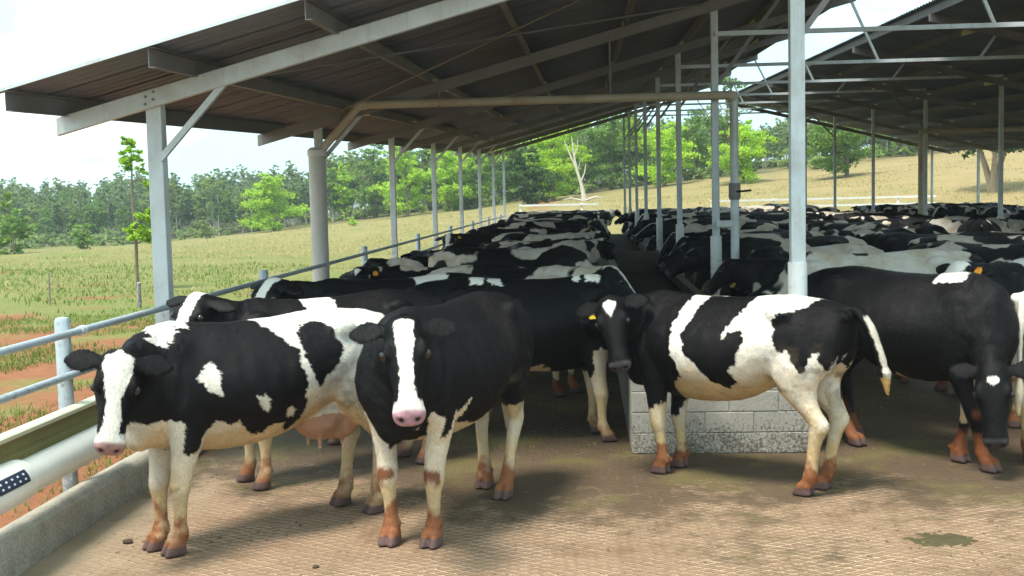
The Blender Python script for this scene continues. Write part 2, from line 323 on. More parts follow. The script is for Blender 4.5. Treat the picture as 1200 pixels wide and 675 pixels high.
def purlin(x, zf, deep, name='purlin', mat=None):
    a = MB(); d = deep
    for yy0, yy1 in ((YF+.02, YE-.05),):
        # C section: web and two flanges
        z0, z1 = zf(x, YF), zf(x, YE)
        a.add([(x+i, yy, (z0 if yy == yy0 else z1)+j) for yy in (yy0, yy1) for i, j in ((0, 0), (.055, 0), (.055, .006), (.006, .006), (.006, d-.006), (.055, d-.006), (.055, d), (0, d))],
              [(7, 6, 5, 4, 3, 2, 1, 0), tuple(range(8, 16))]+[(i, (i+1) % 8, (i+1) % 8+8, i+8) for i in range(8)])
    return part(a, name, mat or PURL)
lx = [-4.37, -3.25, -2.05, -.75, .55, 1.85, 3.15, 4.1, 4.85]; rx = [6.30, 7.3, 8.55, 9.8, 11.05, 12.3, 13.6, 14.8, 15.85]
for x in lx: purlin(x, zs_l, .15)
for x in rx: purlin(x, zs_r, .15)
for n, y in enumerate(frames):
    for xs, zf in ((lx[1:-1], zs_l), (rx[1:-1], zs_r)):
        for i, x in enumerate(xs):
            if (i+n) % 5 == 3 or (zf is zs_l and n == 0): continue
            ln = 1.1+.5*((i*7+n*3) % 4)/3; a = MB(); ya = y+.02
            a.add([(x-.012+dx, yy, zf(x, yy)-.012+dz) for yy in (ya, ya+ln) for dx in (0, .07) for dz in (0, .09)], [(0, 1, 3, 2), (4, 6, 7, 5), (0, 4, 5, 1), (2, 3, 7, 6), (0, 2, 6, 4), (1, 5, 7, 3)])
            part(a, 'purlin_glint', GLINTM)  # strip added along the purlin to carry a painted glint of light
# roof sheets with trapezoid ribs, lapped one over the next
def sheet_mesh(x0, x1, zf, name):
    w = .762; v = []; prof = []
    for r in range(4):
        b = r*w/4; prof += [(b, 0), (b+.095, 0), (b+.120, .024), (b+.160, .024)]
    prof.append((w+.03, 0))
    for x in (x0, x1):
        for yy, zz in prof: v.append((x, yy, zf(x, Y0)+.155+zz+RISE*yy))
    m = len(prof); return np_mesh(name, v, [(i, i+1, m+i+1, m+i) for i in range(m-1)], SHEET)
sl_me = sheet_mesh(-4.44, 5.0, zs_l, 'roof_sheet'); sr_me = sheet_mesh(6.2, 16.05, zs_r, 'roof_sheet')
ns = int((YE-YF)/.762)+1
for i in range(ns):
    y = YF+i*.762
    for me in (sl_me, sr_me):
        o = mobj('roof_sheet', me, shed, (-XC, y-Y0, RISE*(y-Y0)+.002*(i % 2)))
# diagonal rod bracing under the left roof and hangers
a = MB(); a.tube([(-3.4, 10.2, zb_l(-3.4, 10.2)+.13), (1.6, 16.1, zb_l(1.6, 16.1)+.13)], .012, 6); part(a, 'bracing_rod', GALV2)
a = MB(); a.tube([(1.6, 10.2, zb_l(1.6, 10.2)+.13), (-3.4, 16.1, zb_l(-3.4, 16.1)+.13)], .012, 6); part(a, 'bracing_rod', GALV2)
for dx_, dz_ in ((-.035, .04), (.035, .06), (-.03, .10), (.04, .12)):
    a = MB(); zz = zb_l(XL+dx_, Y0)+dz_; a.tube([(XL+dx_, Y0-.150, zz), (XL+dx_, Y0-.138, zz)], .013, 6); part(a, 'bolt', GALV2)
# sheet edge flashing along the front of the left roof
a = MB(); a.add([(x, yy, zs_l(x, YF)+z) for x in (-4.46, 5.02) for yy in (YF-.012, YF-.004) for z in (.150, .180)], [(0, 1, 3, 2), (4, 6, 7, 5), (0, 4, 5, 1), (2, 3, 7, 6), (0, 2, 6, 4), (1, 5, 7, 3)])
part(a, 'edge_flashing', GALV)

# ------------------------------------------------------------------ water pipe across the shed
wp = empty('water_pipe', (0, 16.2, 0)); tag(wp, 'stained pipe spanning under the left roof between two downpipes with a valve', 'pipe')
def wpart(mb, name, mat, parent=wp, smooth=True): o = mb.build(name, mat, parent, smooth); o.location = (0, -16.2, 0) if parent is wp else (0, 0, 0); return o
yp = 15.98
a = MB(); a.tube([(-2.95, yp, 3.41), (1.93, yp, 3.40)], .058, 14); wpart(a, 'cross_pipe', RUSTP)
a = MB(); a.tube([(-3.06, yp, 3.38), (-2.98, yp, 3.408), (-2.90, yp, 3.412)], .072, 14); wpart(a, 'elbow', RUSTP)
a = MB(); a.tube([(-3.00, yp, 3.40), (-3.48, yp, 2.88), (-3.55, yp, 2.78)], .056, 14); wpart(a, 'slant_pipe', RUSTP)
a = MB(); a.tube([(-3.60, yp, -.1), (-3.60, yp, 2.80)], .115, 18); o = wpart(a, 'downpipe', weathered('grey pipe', (.50, .50, .47), (.36, .33, .27), .45, 0, 2, .5))
a = MB(); a.tube([(-3.60, yp, 2.74), (-3.60, yp, 2.82), (-3.60, yp, 2.86)], [.128, .128, .085], 18); wpart(a, 'pipe_cap', PVC)
a = MB(); a.tube([(1.88, yp, 3.40), (1.945, yp, 3.385), (1.965, yp, 3.32)], .07, 14); wpart(a, 'elbow', RUSTP)
a = MB(); a.tube([(1.965, yp, .3), (1.965, yp, 3.36)], .056, 14); wpart(a, 'downpipe', GALV)
vb = MB(); vb.tube([(1.965, yp, 2.03), (1.965, yp, 2.06), (1.965, yp, 2.22), (1.965, yp, 2.25)], [.066, .078, .078, .066], 14); vo = wpart(vb, 'valve', GALV2)
vb = MB(); vb.tube([(1.97, yp-.06, 2.14), (2.05, yp-.10, 2.14), (2.17, yp-.10, 2.15)], .014, 8); wpart(vb, 'valve_handle', NT('black handle').set((.02, .02, .02), .5), vo)
a = MB(); a.bar((1.72, yp-.02, 1.72), (2.0, yp-.02, 1.72), .05, .08); wpart(a, 'bracket', GALV, smooth=False)
for x in (-1.92, .35): a = MB(); a.tube([(x, yp, 3.33), (x, yp, zb_l(x, 16.2)+.06)], .013, 6); a.tube([(x, yp-.075, 3.36), (x, yp+.0, 3.335), (x, yp+.075, 3.36)], .012, 6); wpart(a, 'hanger', GALV2)
wp2 = empty('water_pipe', (XR, Y0+BAY*4, 0)); tag(wp2, 'pale pipe running along the right roof and down beside a post', 'pipe')
y4 = Y0+BAY*4-.12
for nm, pts, r in (('downpipe', [(XR-.16, y4, .4), (XR-.16, y4, 3.62)], .075), ('elbow', [(XR-.165, y4, 3.55), (XR-.15, y4, 3.66), (XR-.05, y4, 3.70)], .095), ('cross_pipe', [(XR-.10, y4, 3.70), (14.9, y4, 3.70)], .07)):
    a = MB(); a.tube(pts, r, 14); o = a.build(nm, RUSTP, wp2, True); o.location = (-XR, -Y0-BAY*4, 0)

# ------------------------------------------------------------------ feed trough with block end wall
tr = empty('feed_trough', (1.0, 9.75, 0)); tag(tr, 'long concrete feed trough with block end wall behind the piebald cow', 'trough')
def tpart(mb, name, mat, parent=tr, bevel=0, smooth=False):
    o = mb.build(name, mat, parent, smooth, bevel); o.location = (-1.0, -9.75, 0) if parent is tr else (0, 0, 0); return o
a = MB(); a.box(.34, .47, 9.96, 52, 0, 1.05); tpart(a, 'side_wall', CONC_D, bevel=.012)
a = MB(); a.box(1.66, 1.80, 9.96, 52, 0, .58); tpart(a, 'side_wall', CONC_D, bevel=.012)
feed = NT('feed'); fP = feed.n('NewGeometry').outputs['Position']; fn = feed.noise(fP, 9, 6, .7); feed.bump(fn, 1, .05); FEED = feed.set(feed.mix(fn, (.018, .013, .009), (.07, .05, .032)), .95, 0, .1)
a = MB(); a.box(.472, 1.658, 9.965, 51.9, .003, .40); tpart(a, 'feed_bed', FEED)
a = MB(); a.box(.474, 1.656, 26.6, 26.72, .402, .86); tpart(a, 'cross_wall', concrete_material('stained concrete', (.15, .13, .11), .5), bevel=.01)
mort = tpart(MB().box(.352, 1.842, 9.768, 9.955, 0, 1.04), 'end_wall', concrete_material('mortar', (.43, .415, .365), .85))
bl_me = {}
for r in range(6):
    z0 = .004+r*.172; x = .346; first = .20 if r % 2 else .40
    while x < 1.846:
        w = min(first, 1.850-x); first = .40
        if w > .05:
            key = round(w, 2)
            if key not in bl_me:
                b = MB(); b.box(0, w-.006, -.005, .15, 0, .168); bl_me[key] = b.mesh('block', CONC_W)
            o = mobj('block', bl_me[key], mort, (x, 9.768+random.uniform(-.004, .003), z0)); bv = o.modifiers.new('b', 'BEVEL'); bv.width = .006; bv.segments = 1
        x += w

# ------------------------------------------------------------------ pipe rail fence on the left
GALV_F = weathered('fence galvanising', (.40, .46, .50), (.26, .27, .26), .45, .2, 3, .5, splash=.6)
fe = empty('pipe_rail_fence', (-3.5, 8, 0)); tag(fe, 'galvanised two-rail pipe fence along the left side of the yard', 'fence')
def fpart(mb, name, mat, smooth=True, parent=fe): o = mb.build(name, mat, parent, smooth); o.location = (3.5, -8, 0) if parent is fe else (0, 0, 0); return o
for y in (1.9, 4.9, 7.95, 13.1, 19.2, 25.4, 31.6, 37.8, 44.0, 50.2):
    a = MB(); a.tube([(-3.60, y, -.5), (-3.60, y, 1.365), (-3.60, y, 1.385), (-3.60, y, 1.392)], [.052, .052, .044, .02], 16); fpart(a, 'post', GALV_F)
for z in (1.285, 1.0):
    a = MB(); a.tube([(-3.525, 1.0, z), (-3.525, 52, z)], .026, 12); fpart(a, 'rail', GALV_F)
for y in (7.95+.13, 10.16, 13.24):
    a = MB(); a.bar((-3.525, y, .98), (-3.525, y, 1.31), .035, .035); fpart(a, 'bracket', GALV, False)
    a = MB(); a.tube([(-3.525, y-.035, 1.285), (-3.525, y+.035, 1.285)], .034, 12); fpart(a, 'clamp', GALV)
# channel and big white pipe fixed on the inner side of the fence
OLIVE = weathered('olive steel', (.30, .26, .09), (.17, .13, .05), .5, .1, 3, .5); CREAMP = weathered('cream edge', (.60, .57, .40), (.40, .34, .2), .5, 0, 4, .4)
ch = empty('steel_channel', (-3.52, 7, .7)); tag(ch, 'olive steel channel with pale lip behind the fat white pipe', 'channel')
def cpart(mb, name, mat, smooth=False): o = mb.build(name, mat, ch, smooth); o.location = (3.52, -7, -.7); return o
yc0, yc1 = 3.0, 8.42
a = MB(); a.add([(x, y, z) for y in (yc0, yc1) for x, z in ((-3.545, .56), (-3.545, .765), (-3.537, .765), (-3.537, .655), (-3.512, .64), (-3.512, .56))], [(5, 4, 3, 2, 1, 0), tuple(range(6, 12))]+[(i, (i+1) % 6, (i+1) % 6+6, i+6) for i in range(6)]); cpart(a, 'web', OLIVE)
a = MB(); a.add([(x, y, z) for y in (yc0, yc1) for x, z in ((-3.548, .767), (-3.470, .755), (-3.468, .778), (-3.548, .79))], [(3, 2, 1, 0), (4, 5, 6, 7)]+[(i, (i+1) % 4, (i+1) % 4+4, i+4) for i in range(4)]); cpart(a, 'lip', CREAMP)
WPVC = weathered('white pipe', (.78, .78, .72), (.62, .60, .5), .35, 0, 1.2, .5)
bp = empty('white_pipe', (-3.42, 7, .515)); tag(bp, 'fat white plastic pipe lying above the kerb at the left edge', 'pipe')
def bpart(mb, name, mat, parent=bp, smooth=True): o = mb.build(name, mat, parent, smooth); o.location = (3.42, -7, -.515) if parent is bp else (0, 0, 0); return o
a = MB(); n_ = 28
for r0, r1 in ((.108, .099),):
    v = []; 
    for y, r in ((6.5, .108), (8.42, .108), (8.42, .098), (6.5, .098)):
        for q in range(n_): t_ = 2*math.pi*q/n_; v.append((-3.42+r*math.cos(t_), y, .515+r*math.sin(t_)))
    a.add(v, [(i*n_+q, i*n_+(q+1) % n_, ((i+1) % 4)*n_+(q+1) % n_, ((i+1) % 4)*n_+q) for i in range(4) for q in range(n_)])
bpart(a, 'pipe_length', WPVC)
a = MB(); a.tube([(-3.42, 3.0, .52), (-3.42, 6.80, .52), (-3.42, 6.84, .52), (-3.42, 6.845, .52)], [.132, .132, .128, .105], 32); co_ = bpart(a, 'coupling', WPVC)
def patch(y0, y1, t0, t1, r, name, mat, parent):
    m = MB(); k_ = 8; v = [(-3.42+r_*math.cos(math.radians(t0+(t1-t0)*q/k_)), y, .515+r_*math.sin(math.radians(t0+(t1-t0)*q/k_))) for r_ in (r, r+.0012) for y in (y0, y1) for q in range(k_+1)]
    w_ = k_+1; f = []
    for b in (0, 2*w_): f += [(b+q, b+q+1, b+w_+q+1, b+w_+q) for q in range(k_)]
    f += [(q, q+1, 2*w_+q+1, 2*w_+q) for q in range(k_)]+[(w_+q, w_+q+1, 3*w_+q+1, 3*w_+q) for q in range(k_)]+[(0, w_, 3*w_, 2*w_), (k_, w_+k_, 3*w_+k_, 2*w_+k_)]
    m.add(v, f); return bpart(m, name, mat, parent)
stk = patch(6.36, 6.73, 12, 46, .1375, 'sticker', NT('navy print').set((.02, .03, .06), .4), co_)
SW = NT('white print').set((.7, .72, .74), .5)
for iy in range(5):
    for it in range(2): patch(6.40+iy*.068, 6.42+iy*.068, 20+it*13, 25+it*13, .1390, 'dot', SW, co_)
# white rails beyond the far end of the shed
WR = weathered('white rail paint', (.78, .79, .76), (.6, .55, .45), .5, 0, 3, .4)
def far_fence(x0, x1, y, label):
    r = empty('rail_fence', (x0, y, 0)); tag(r, label, 'fence', 'white rails beyond the shed')
    for i in range(int((x1-x0)/3)+1):
        a = MB(); a.box(-.05+i*3, .05+i*3, -.05, .05, -.6, 1.72); a.build('post', WR, r)
    for z in (1.66, 1.32): a = MB(); a.box(-.05, x1-x0, -.09, -.052, z-.045, z+.045); a.build('rail', WR, r)
far_fence(-3.2, .6, 58.5, 'white two-rail fence beyond the far end of the left pen'); far_fence(6.2, 17, 59.5, 'white two-rail fence beyond the far end of the right pens')
# ------------------------------------------------------------------ vegetation
def leaf_material(name, a, b, trans=.25):
    t = NT(name); g = t.n('NewGeometry'); oi = t.n('ObjectInfo'); n = t.noise(g.outputs['Position'], .55, 4, .6); r = t.n('Attribute', attribute_name='leaf')
    c = t.mix(t.ramp(n, .35, .65), a, b); c = t.mix(t.math('MULTIPLY', r.outputs['Fac'], .55), c, tuple(min(1, x*1.5) for x in b)); c = t.mix(t.math('MULTIPLY', oi.outputs['Random'], .25), c, tuple(x*.6 for x in a))
    t.set(c, .6, 0, .25); tr = t.n('BsdfTranslucent'); t.l(c, tr.inputs['Color']); ms = t.n('MixShader'); ms.inputs[0].default_value = trans
    t.l(t.b.outputs[0], ms.inputs[1]); t.l(tr.outputs[0], ms.inputs[2]); t.l(ms.outputs[0], t.out.inputs['Surface']); return t.m
LEAF = {'bright': leaf_material('bright leaves', (.20, .36, .022), (.40, .58, .05), .45), 'mid': leaf_material('mid green leaves', (.095, .18, .03), (.19, .30, .06), .4),
        'dark': leaf_material('dark leaves', (.035, .08, .022), (.085, .15, .04), .3), 'gum': leaf_material('gum leaves', (.14, .21, .06), (.26, .34, .10), .45), 'blue': leaf_material('far leaves', (.11, .19, .07), (.20, .29, .11), .45)}
BARK = weathered('bark', (.20, .155, .11), (.09, .065, .045), .9, 0, 3, .6); PALEB = weathered('pale bark', (.50, .45, .37), (.24, .19, .14), .85, 0, 2.2, .6)
def leaves(rng, lobes, count, size, up=.35):
    """leaf quads spread through clumps inside ellipsoid lobes: (n*4,3) verts, colour per leaf"""
    vol = np.array([l[1][0]*l[1][1]*l[1][2] for l in lobes])**.7; pick = rng.choice(len(lobes), count, p=vol/vol.sum())
    C = np.array([l[0] for l in lobes])[pick]; R = np.array([l[1] for l in lobes])[pick]
    # clump centres within each lobe, near its surface
    ncl = max(6, count//26); cl_l = rng.choice(len(lobes), ncl, p=vol/vol.sum()); d = rng.normal(size=(ncl, 3)); d /= np.linalg.norm(d, axis=1)[:, None]
    cc = np.array([l[0] for l in lobes])[cl_l]+d*np.array([l[1] for l in lobes])[cl_l]*(rng.uniform(.35, 1.05, (ncl, 1)))
    cr = np.array([l[1] for l in lobes])[cl_l].mean(1)*rng.uniform(.16, .36, ncl)
    j = rng.integers(0, ncl, count); o = rng.normal(size=(count, 3))*.55; o[:, 2] *= .6
    p = cc[j]+o*cr[j][:, None]
    nrm = rng.normal(size=(count, 3)); nrm[:, 2] = np.abs(nrm[:, 2])+up; nrm /= np.linalg.norm(nrm, axis=1)[:, None]
    a = rng.normal(size=(count, 3)); a -= nrm*(a*nrm).sum(1)[:, None]; a /= np.linalg.norm(a, axis=1)[:, None]; b = np.cross(nrm, a)
    s = size*rng.uniform(.55, 1.3, count)[:, None]
    v = np.stack([p-a*s, p-b*s*.48-nrm*s*.12, p+a*s, p+b*s*.48-nrm*s*.12], 1).reshape(-1, 3)
    tone = np.repeat(rng.uniform(0, 1, ncl)[j]*.6+rng.uniform(0, .4, count), 4)
    return v, tone
def leaf_mesh(name, v, tone, mat):
    f = np.arange(len(v)).reshape(-1, 4); me = np_mesh(name, v, f, mat)
    at = me.attributes.new('leaf', 'FLOAT', 'POINT'); at.data.foreach_set('value', tone.astype(np.float32)); return me
def tree_shape(rng, h, w, base, nl):
    """lobes for a crown of height h, width w whose underside starts at base"""
    L_ = []
    for i in range(nl):
        t_ = (i+.5)/nl; z = base+(h-base)*t_; env = math.sin(math.pi*(.18+.74*t_))**.8; a = rng.uniform(0, 6.28); q = rng.uniform(.15, .62)*w/2*env
        r = w*.5*env*rng.uniform(.38, .62); L_.append(((math.cos(a)*q, math.sin(a)*q, z), (r, r, max(.25, (h-base)/nl*rng.uniform(.9, 1.5)))))
    return L_
def trunk_mb(rng, h, r, lobes, lean=0.0, wob=.04, sides=8):
    m = MB(); pts = [(lean*h*q*q+wob*h*math.sin(q*5+r*9)*q, wob*h*.6*math.cos(q*4)*q-wob*h*.6*0, -.4+(h+.4)*q) for q in np.linspace(0, 1, 7)]
    m.tube(pts, [r*(1.25-.95*q) if q > .05 else r*1.5 for q in np.linspace(0, 1, 7)], sides)
    for c, rr in lobes[::max(1, len(lobes)//7)]:
        z0 = max(.15*h, c[2]-.3*h); q = z0/h; m.tube([(lean*h*q*q, 0, z0), (c[0]*.55, c[1]*.55, (z0+c[2])/2+.04*h), (c[0], c[1], c[2])], [r*.5, r*.32, r*.12], max(3, sides-2))
    return m
def tree(name, label, x, y, h, w, base, kind, n=1400, nl=9, leafs=.30, seed=1, lean=0, tr=None, bark=None, group=None, cat='tree', zoff=0):
    rng = np.random.default_rng(seed); z = float(terr(np.array([x]), np.array([y]))[0])+zoff
    r = empty(name, (x, y, z)); tag(r, label, cat, group); lb = tree_shape(rng, h, w, base, nl)
    trunk_mb(rng, h*.86, tr or h*.022, lb, lean).build('trunk', bark or BARK, r, True)
    v, tone = leaves(rng, lb, n, leafs); v[:, 0] += lean*np.clip(v[:, 2], 0, None)**2/h; mobj('crown', leaf_mesh('crown', v, tone, LEAF[kind]), r); return r
def X_at(px, Y): return (px-686)/1400*Y*1.0
G1 = 'bright trees along the paddock edge'
for i, (px, Y, h, w, base, kind, n, lab) in enumerate([
    (317, 112, 4.9, 6.8, .5, 'bright', 2600, 'broad bright green bushy tree standing alone at the paddock edge'),
    (398, 125, 5.6, 3.4, .7, 'bright', 1400, 'slim light green tree just right of the fat grey downpipe'),
    (438, 120, 7.4, 4.6, .8, 'mid', 1500, 'leafy green tree seen left of the third roof post'),
    (476, 112, 6.6, 5.0, .6, 'bright', 1900, 'dense yellow-green tree seen between the third and fourth roof posts'),
    (524, 116, 6.4, 5.4, .5, 'bright', 2000, 'rounded yellow-green tree right of the fourth left roof post'),
    (560, 118, 6.2, 4.8, .5, 'mid', 1500, 'green tree behind the fifth left roof post'),
    (618, 104, 4.6, 5.2, .3, 'dark', 2200, 'dark glossy green tree behind the last left roof posts'),
    (648, 112, 7.6, 5.6, .8, 'bright', 2000, 'tall bright green tree left of the dead white tree'),
    (716, 122, 7.6, 6.4, .8, 'mid', 2000, 'green tree just right of the dead white tree'),
    (778, 112, 5.6, 5.8, .6, 'bright', 2000, 'bright green tree behind the middle row of trough posts'),
    (868, 104, 4.9, 5.4, .5, 'bright', 2200, 'round bright green tree right of the pipe with the valve'),
    (852, 116, 9.4, 5.6, 3.6, 'mid', 1100, 'tall loose-crowned tree rising behind the round bright tree'),
    (986, 96, 6.0, 6.2, .8, 'mid', 2400, 'large green tree seen between the two nearest right-hand posts'),
    (458, 128, 7.2, 5.4, .6, 'bright', 1500, 'bright green tree just left of the third left roof post, set back'),
    (500, 124, 7.4, 5.0, .6, 'mid', 1500, 'tall green tree filling the gap left of the fourth left roof post'),
    (585, 126, 7.6, 5.6, .6, 'bright', 1600, 'bright tree behind the last two left roof posts'),
    (668, 122, 8.2, 6.0, .8, 'bright', 1700, 'tall bright tree directly behind the dead white tree'),
    (745, 124, 6.8, 5.6, .6, 'bright', 1600, 'bright green tree behind the thinnest far trough posts'),
    (812, 122, 6.0, 5.0, .6, 'mid', 1500, 'green tree just left of the pipe with the valve'),
    (1050, 118, 6.2, 6.0, .6, 'mid', 1500, 'mid-green tree beyond the right pens behind a thin post')]):
    tree('bushy_tree' if base < 1 else 'tall_tree', lab, X_at(px, Y), Y, h*1.08, w*1.3, base*.6, kind, int(n*4.2), 16 if h < 7 else 20, .095+.007*h, 40+i, group=G1)
# multi-stemmed old tree on the slope at the right
px, Y = 1150, 74; x = X_at(px, Y); z = float(terr(np.array([x]), np.array([Y]))[0]); rt = empty('old_tree', (x, Y, z)); tag(rt, 'old many-stemmed tree with thick pale trunk on the slope at right', 'tree')
m = MB(); rng = np.random.default_rng(3)
for i in range(7):
    a = i*.9; q = .25+.1*(i % 3); m.tube([(math.cos(a)*q*.4, math.sin(a)*q*.4, -.4), (math.cos(a)*q*.7, math.sin(a)*q*.6, .6), (math.cos(a)*q*2.2, math.sin(a)*q*2, 1.9), (math.cos(a)*q*4.2, math.sin(a)*q*4, 3.3)], [.24, .20, .14, .06], 8)
m.build('trunk', weathered('fibrous bark', (.32, .25, .18), (.14, .10, .07), .9, 0, 3, .7), rt, True); lb = [((math.cos(a)*1.5, math.sin(a)*1.5, 2.9+.5*(i % 3)), (1.1, 1.1, .8)) for i, a in enumerate(np.linspace(0, 6.28, 9))]
v, tone = leaves(rng, lb, 6500, .13); mobj('crown', leaf_mesh('crown', v, tone, LEAF['dark']), rt)
# dead white tree
px, Y = 684, 96; x = X_at(px, Y); z = float(terr(np.array([x]), np.array([Y]))[0]); dt = empty('dead_tree', (x, Y, z)); tag(dt, 'bare dead tree with white leaning trunk and fallen limbs at its foot', 'tree')
m = MB(); m.tube([(.05, 0, -.3), (0, 0, .4), (-.2, 0, 1.4), (-.55, 0, 2.6), (-.75, .1, 3.8), (-.9, .1, 5.2)], [.34, .20, .13, .10, .07, .03], 9); m.build('trunk', PALEB, dt, True)
for pts, r in (([(-.55, 0, 2.6), (-.95, 0, 3.5), (-1.5, .1, 4.9)], [.10, .07, .02]), ([(-.25, 0, 1.5), (.1, 0, 2.3), (.2, 0, 3.0)], [.07, .05, .02]), ([(-.72, .05, 3.6), (-.4, .1, 4.4), (-.45, .1, 5.0)], [.06, .04, .015]), ([(.1, -.3, .05), (.9, -.5, .35), (1.5, -.4, .2)], [.10, .07, .03]), ([(-.2, -.3, .05), (-1.0, -.6, .3), (-1.7, -.3, .15)], [.09, .06, .02]), ([(-.5, 0, 2.4), (-.3, 0, 2.9), (-.25, 0, 3.3)], [.04, .03, .01])):
    a = MB(); a.tube(pts, r, 7); a.build('limb', PALEB, dt, True)
# slender sapling near the fence
px, Y = 147, 32; x = X_at(px, Y)*1.0; z = float(terr(np.array([x]), np.array([Y]))[0]); sa = empty('sapling', (x, Y, z)); tag(sa, 'thin young tree with sparse tufts of leaves left of the front post', 'tree')
m = MB(); m.tube([(0, 0, -.3), (.02, 0, 1.2), (-.03, 0, 2.6), (.02, 0, 3.7)], [.05, .045, .032, .012], 8); m.tube([(0, 0, 1.6), (.3, 0, 1.95), (.6, 0, 2.05)], [.02, .015, .008], 6); m.tube([(0, 0, 1.2), (.3, .1, 1.35), (.5, .1, 1.4)], [.02, .015, .008], 6); m.tube([(0, 0, 2.9), (.3, 0, 3.0), (.5, 0, 2.8)], [.02, .012, .006], 6); m.build('trunk', BARK, sa, True)
rng = np.random.default_rng(12); lb = [((.0, 0, 3.55), (.34, .34, .32)), ((.22, 0, 3.25), (.25, .25, .2)), ((-.12, 0, 4.0), (.24, .24, .14)), ((.45, 0, 2.0), (.45, .4, .22)), ((.3, 0, 1.55), (.5, .4, .22)), ((.55, 0, 1.35), (.4, .4, .18)), ((.45, 0, 2.8), (.28, .25, .14))]
v, tone = leaves(rng, lb, 2800, .075); mobj('crown', leaf_mesh('crown', v, tone, LEAF['bright']), sa)
# shrubs
for i, (px, Y, h, w, kind, lab) in enumerate([(88, 78, 1.9, 2.9, 'mid', 'small round shrub on the lower paddock left of the thin young tree'), (-4, 64, 3.2, 4.6, 'mid', 'larger olive shrub cut by the left edge of the picture'),
    (233, 96, 1.7, 2.4, 'gum', 'pale straggly shrub on the paddock right of the front post'), (412, 104, .9, 1.9, 'bright', 'small low bright bush right of the fat grey downpipe'), (400, 24, .75, 1.3, 'bright', 'weedy yellow-green bush just outside the rail near the downpipe'), (372, 92, .8, 1.5, 'gum', 'low grey-green shrub behind the fat grey downpipe')]):
    tree('shrub', lab, X_at(px, Y), Y, h, w, .05, kind, 1500 if h > 1 else 700, 6, .045*h+.035, 80+i, tr=.04, cat='shrub', group='paddock shrubs')
# far wood: reads as one mass of gum trees; points that carry one of eight tree shapes
rng = np.random.default_rng(21); protos = []
for i in range(8):
    h = [10, 12, 9, 13, 11, 8.5, 12, 10.5][i]; w = h*rng.uniform(.42, .66); lb = tree_shape(rng, h, w, h*rng.uniform(.14, .34), 17); v, tone = leaves(rng, lb, 4200, .215)
    mb = trunk_mb(rng, h*.82, h*.012, lb, 0, .02, 6); tv = np.array(mb.v); tq = [f for f in mb.f if len(f) == 4]
    me = np_mesh('wood_tree', np.concatenate([v, tv]), np.concatenate([np.arange(len(v)).reshape(-1, 4), np.array(tq)+len(v)]), LEAF[('gum', 'blue', 'mid', 'gum', 'blue', 'gum', 'blue', 'mid')[i]]); me.materials.append(PALEB)
    mi = np.zeros(len(v)//4+len(tq), np.int32); mi[len(v)//4:] = 1; me.polygons.foreach_set('material_index', mi)
    at = me.attributes.new('leaf', 'FLOAT', 'POINT'); at.data.foreach_set('value', np.concatenate([tone, np.zeros(len(tv))]).astype(np.float32)); protos.append(me)
n_far = 980; Yf = 124+rng.uniform(0, 1, n_far)**1.3*115; tx = rng.uniform(-.54, .44, n_far); Xf = tx*Yf
sc = rng.uniform(.82, 1.08, n_far)*np.interp(tx, [-.5, -.25, -.15, .05, .15, .4], [.50, .56, .66, .66, .46, .44])*(Yf/150)**.6
for k_, lab in enumerate(('nearer half of the gum woodland behind the paddock', 'farther half of the gum woodland behind the paddock')):
    sel = (Yf < 150) if k_ == 0 else (Yf >= 150)
    pm = bpy.data.meshes.new('woodland'); pts_ = np.stack([Xf[sel], Yf[sel], terr(Xf[sel], Yf[sel])], 1); pm.from_pydata(pts_.tolist(), [], []); m_ = int(sel.sum())
    for nm, ty, val in (('tree_size', 'FLOAT', sc[sel]), ('tree_turn', 'FLOAT', rng.uniform(0, 6.28, m_)), ('tree_kind', 'INT', rng.integers(0, 8, m_))):
        at = pm.attributes.new(nm, ty, 'POINT'); at.data.foreach_set('value', np.asarray(val, np.int32 if ty == 'INT' else np.float32))
    wo_ = tag(mobj('woodland', pm), lab, 'woodland', kind='stuff')
    g = bpy.data.node_groups.new('scatter_trees', 'GeometryNodeTree'); g.interface.new_socket('Geometry', in_out='INPUT', socket_type='NodeSocketGeometry'); g.interface.new_socket('Geometry', in_out='OUTPUT', socket_type='NodeSocketGeometry')
    gi, go = g.nodes.new('NodeGroupInput'), g.nodes.new('NodeGroupOutput'); ip = g.nodes.new('GeometryNodeInstanceOnPoints'); ip.inputs['Pick Instance'].default_value = True; jn = g.nodes.new('GeometryNodeJoinGeometry')
    for me in reversed(protos):
        if me.users == 0 or me.name not in bpy.data.objects:
            if me.name not in bpy.data.objects: bpy.data.objects.new(me.name, me)
        oi_ = g.nodes.new('GeometryNodeObjectInfo'); oi_.inputs['Object'].default_value = bpy.data.objects[me.name]; oi_.inputs['As Instance'].default_value = True; g.links.new(oi_.outputs['Geometry'], jn.inputs[0])
    def named(nm, ty):
        a_ = g.nodes.new('GeometryNodeInputNamedAttribute'); a_.data_type = ty; a_.inputs['Name'].default_value = nm; return a_.outputs['Attribute']
    cx = g.nodes.new('ShaderNodeCombineXYZ'); g.links.new(named('tree_turn', 'FLOAT'), cx.inputs['Z'])
    g.links.new(gi.outputs[0], ip.inputs['Points']); g.links.new(jn.outputs[0], ip.inputs['Instance']); g.links.new(named('tree_kind', 'INT'), ip.inputs['Instance Index']); g.links.new(cx.outputs[0], ip.inputs['Rotation']); g.links.new(named('tree_size', 'FLOAT'), ip.inputs['Scale']); g.links.new(ip.outputs[0], go.inputs[0])
    md_ = wo_.modifiers.new('trees', 'NODES'); md_.node_group = g
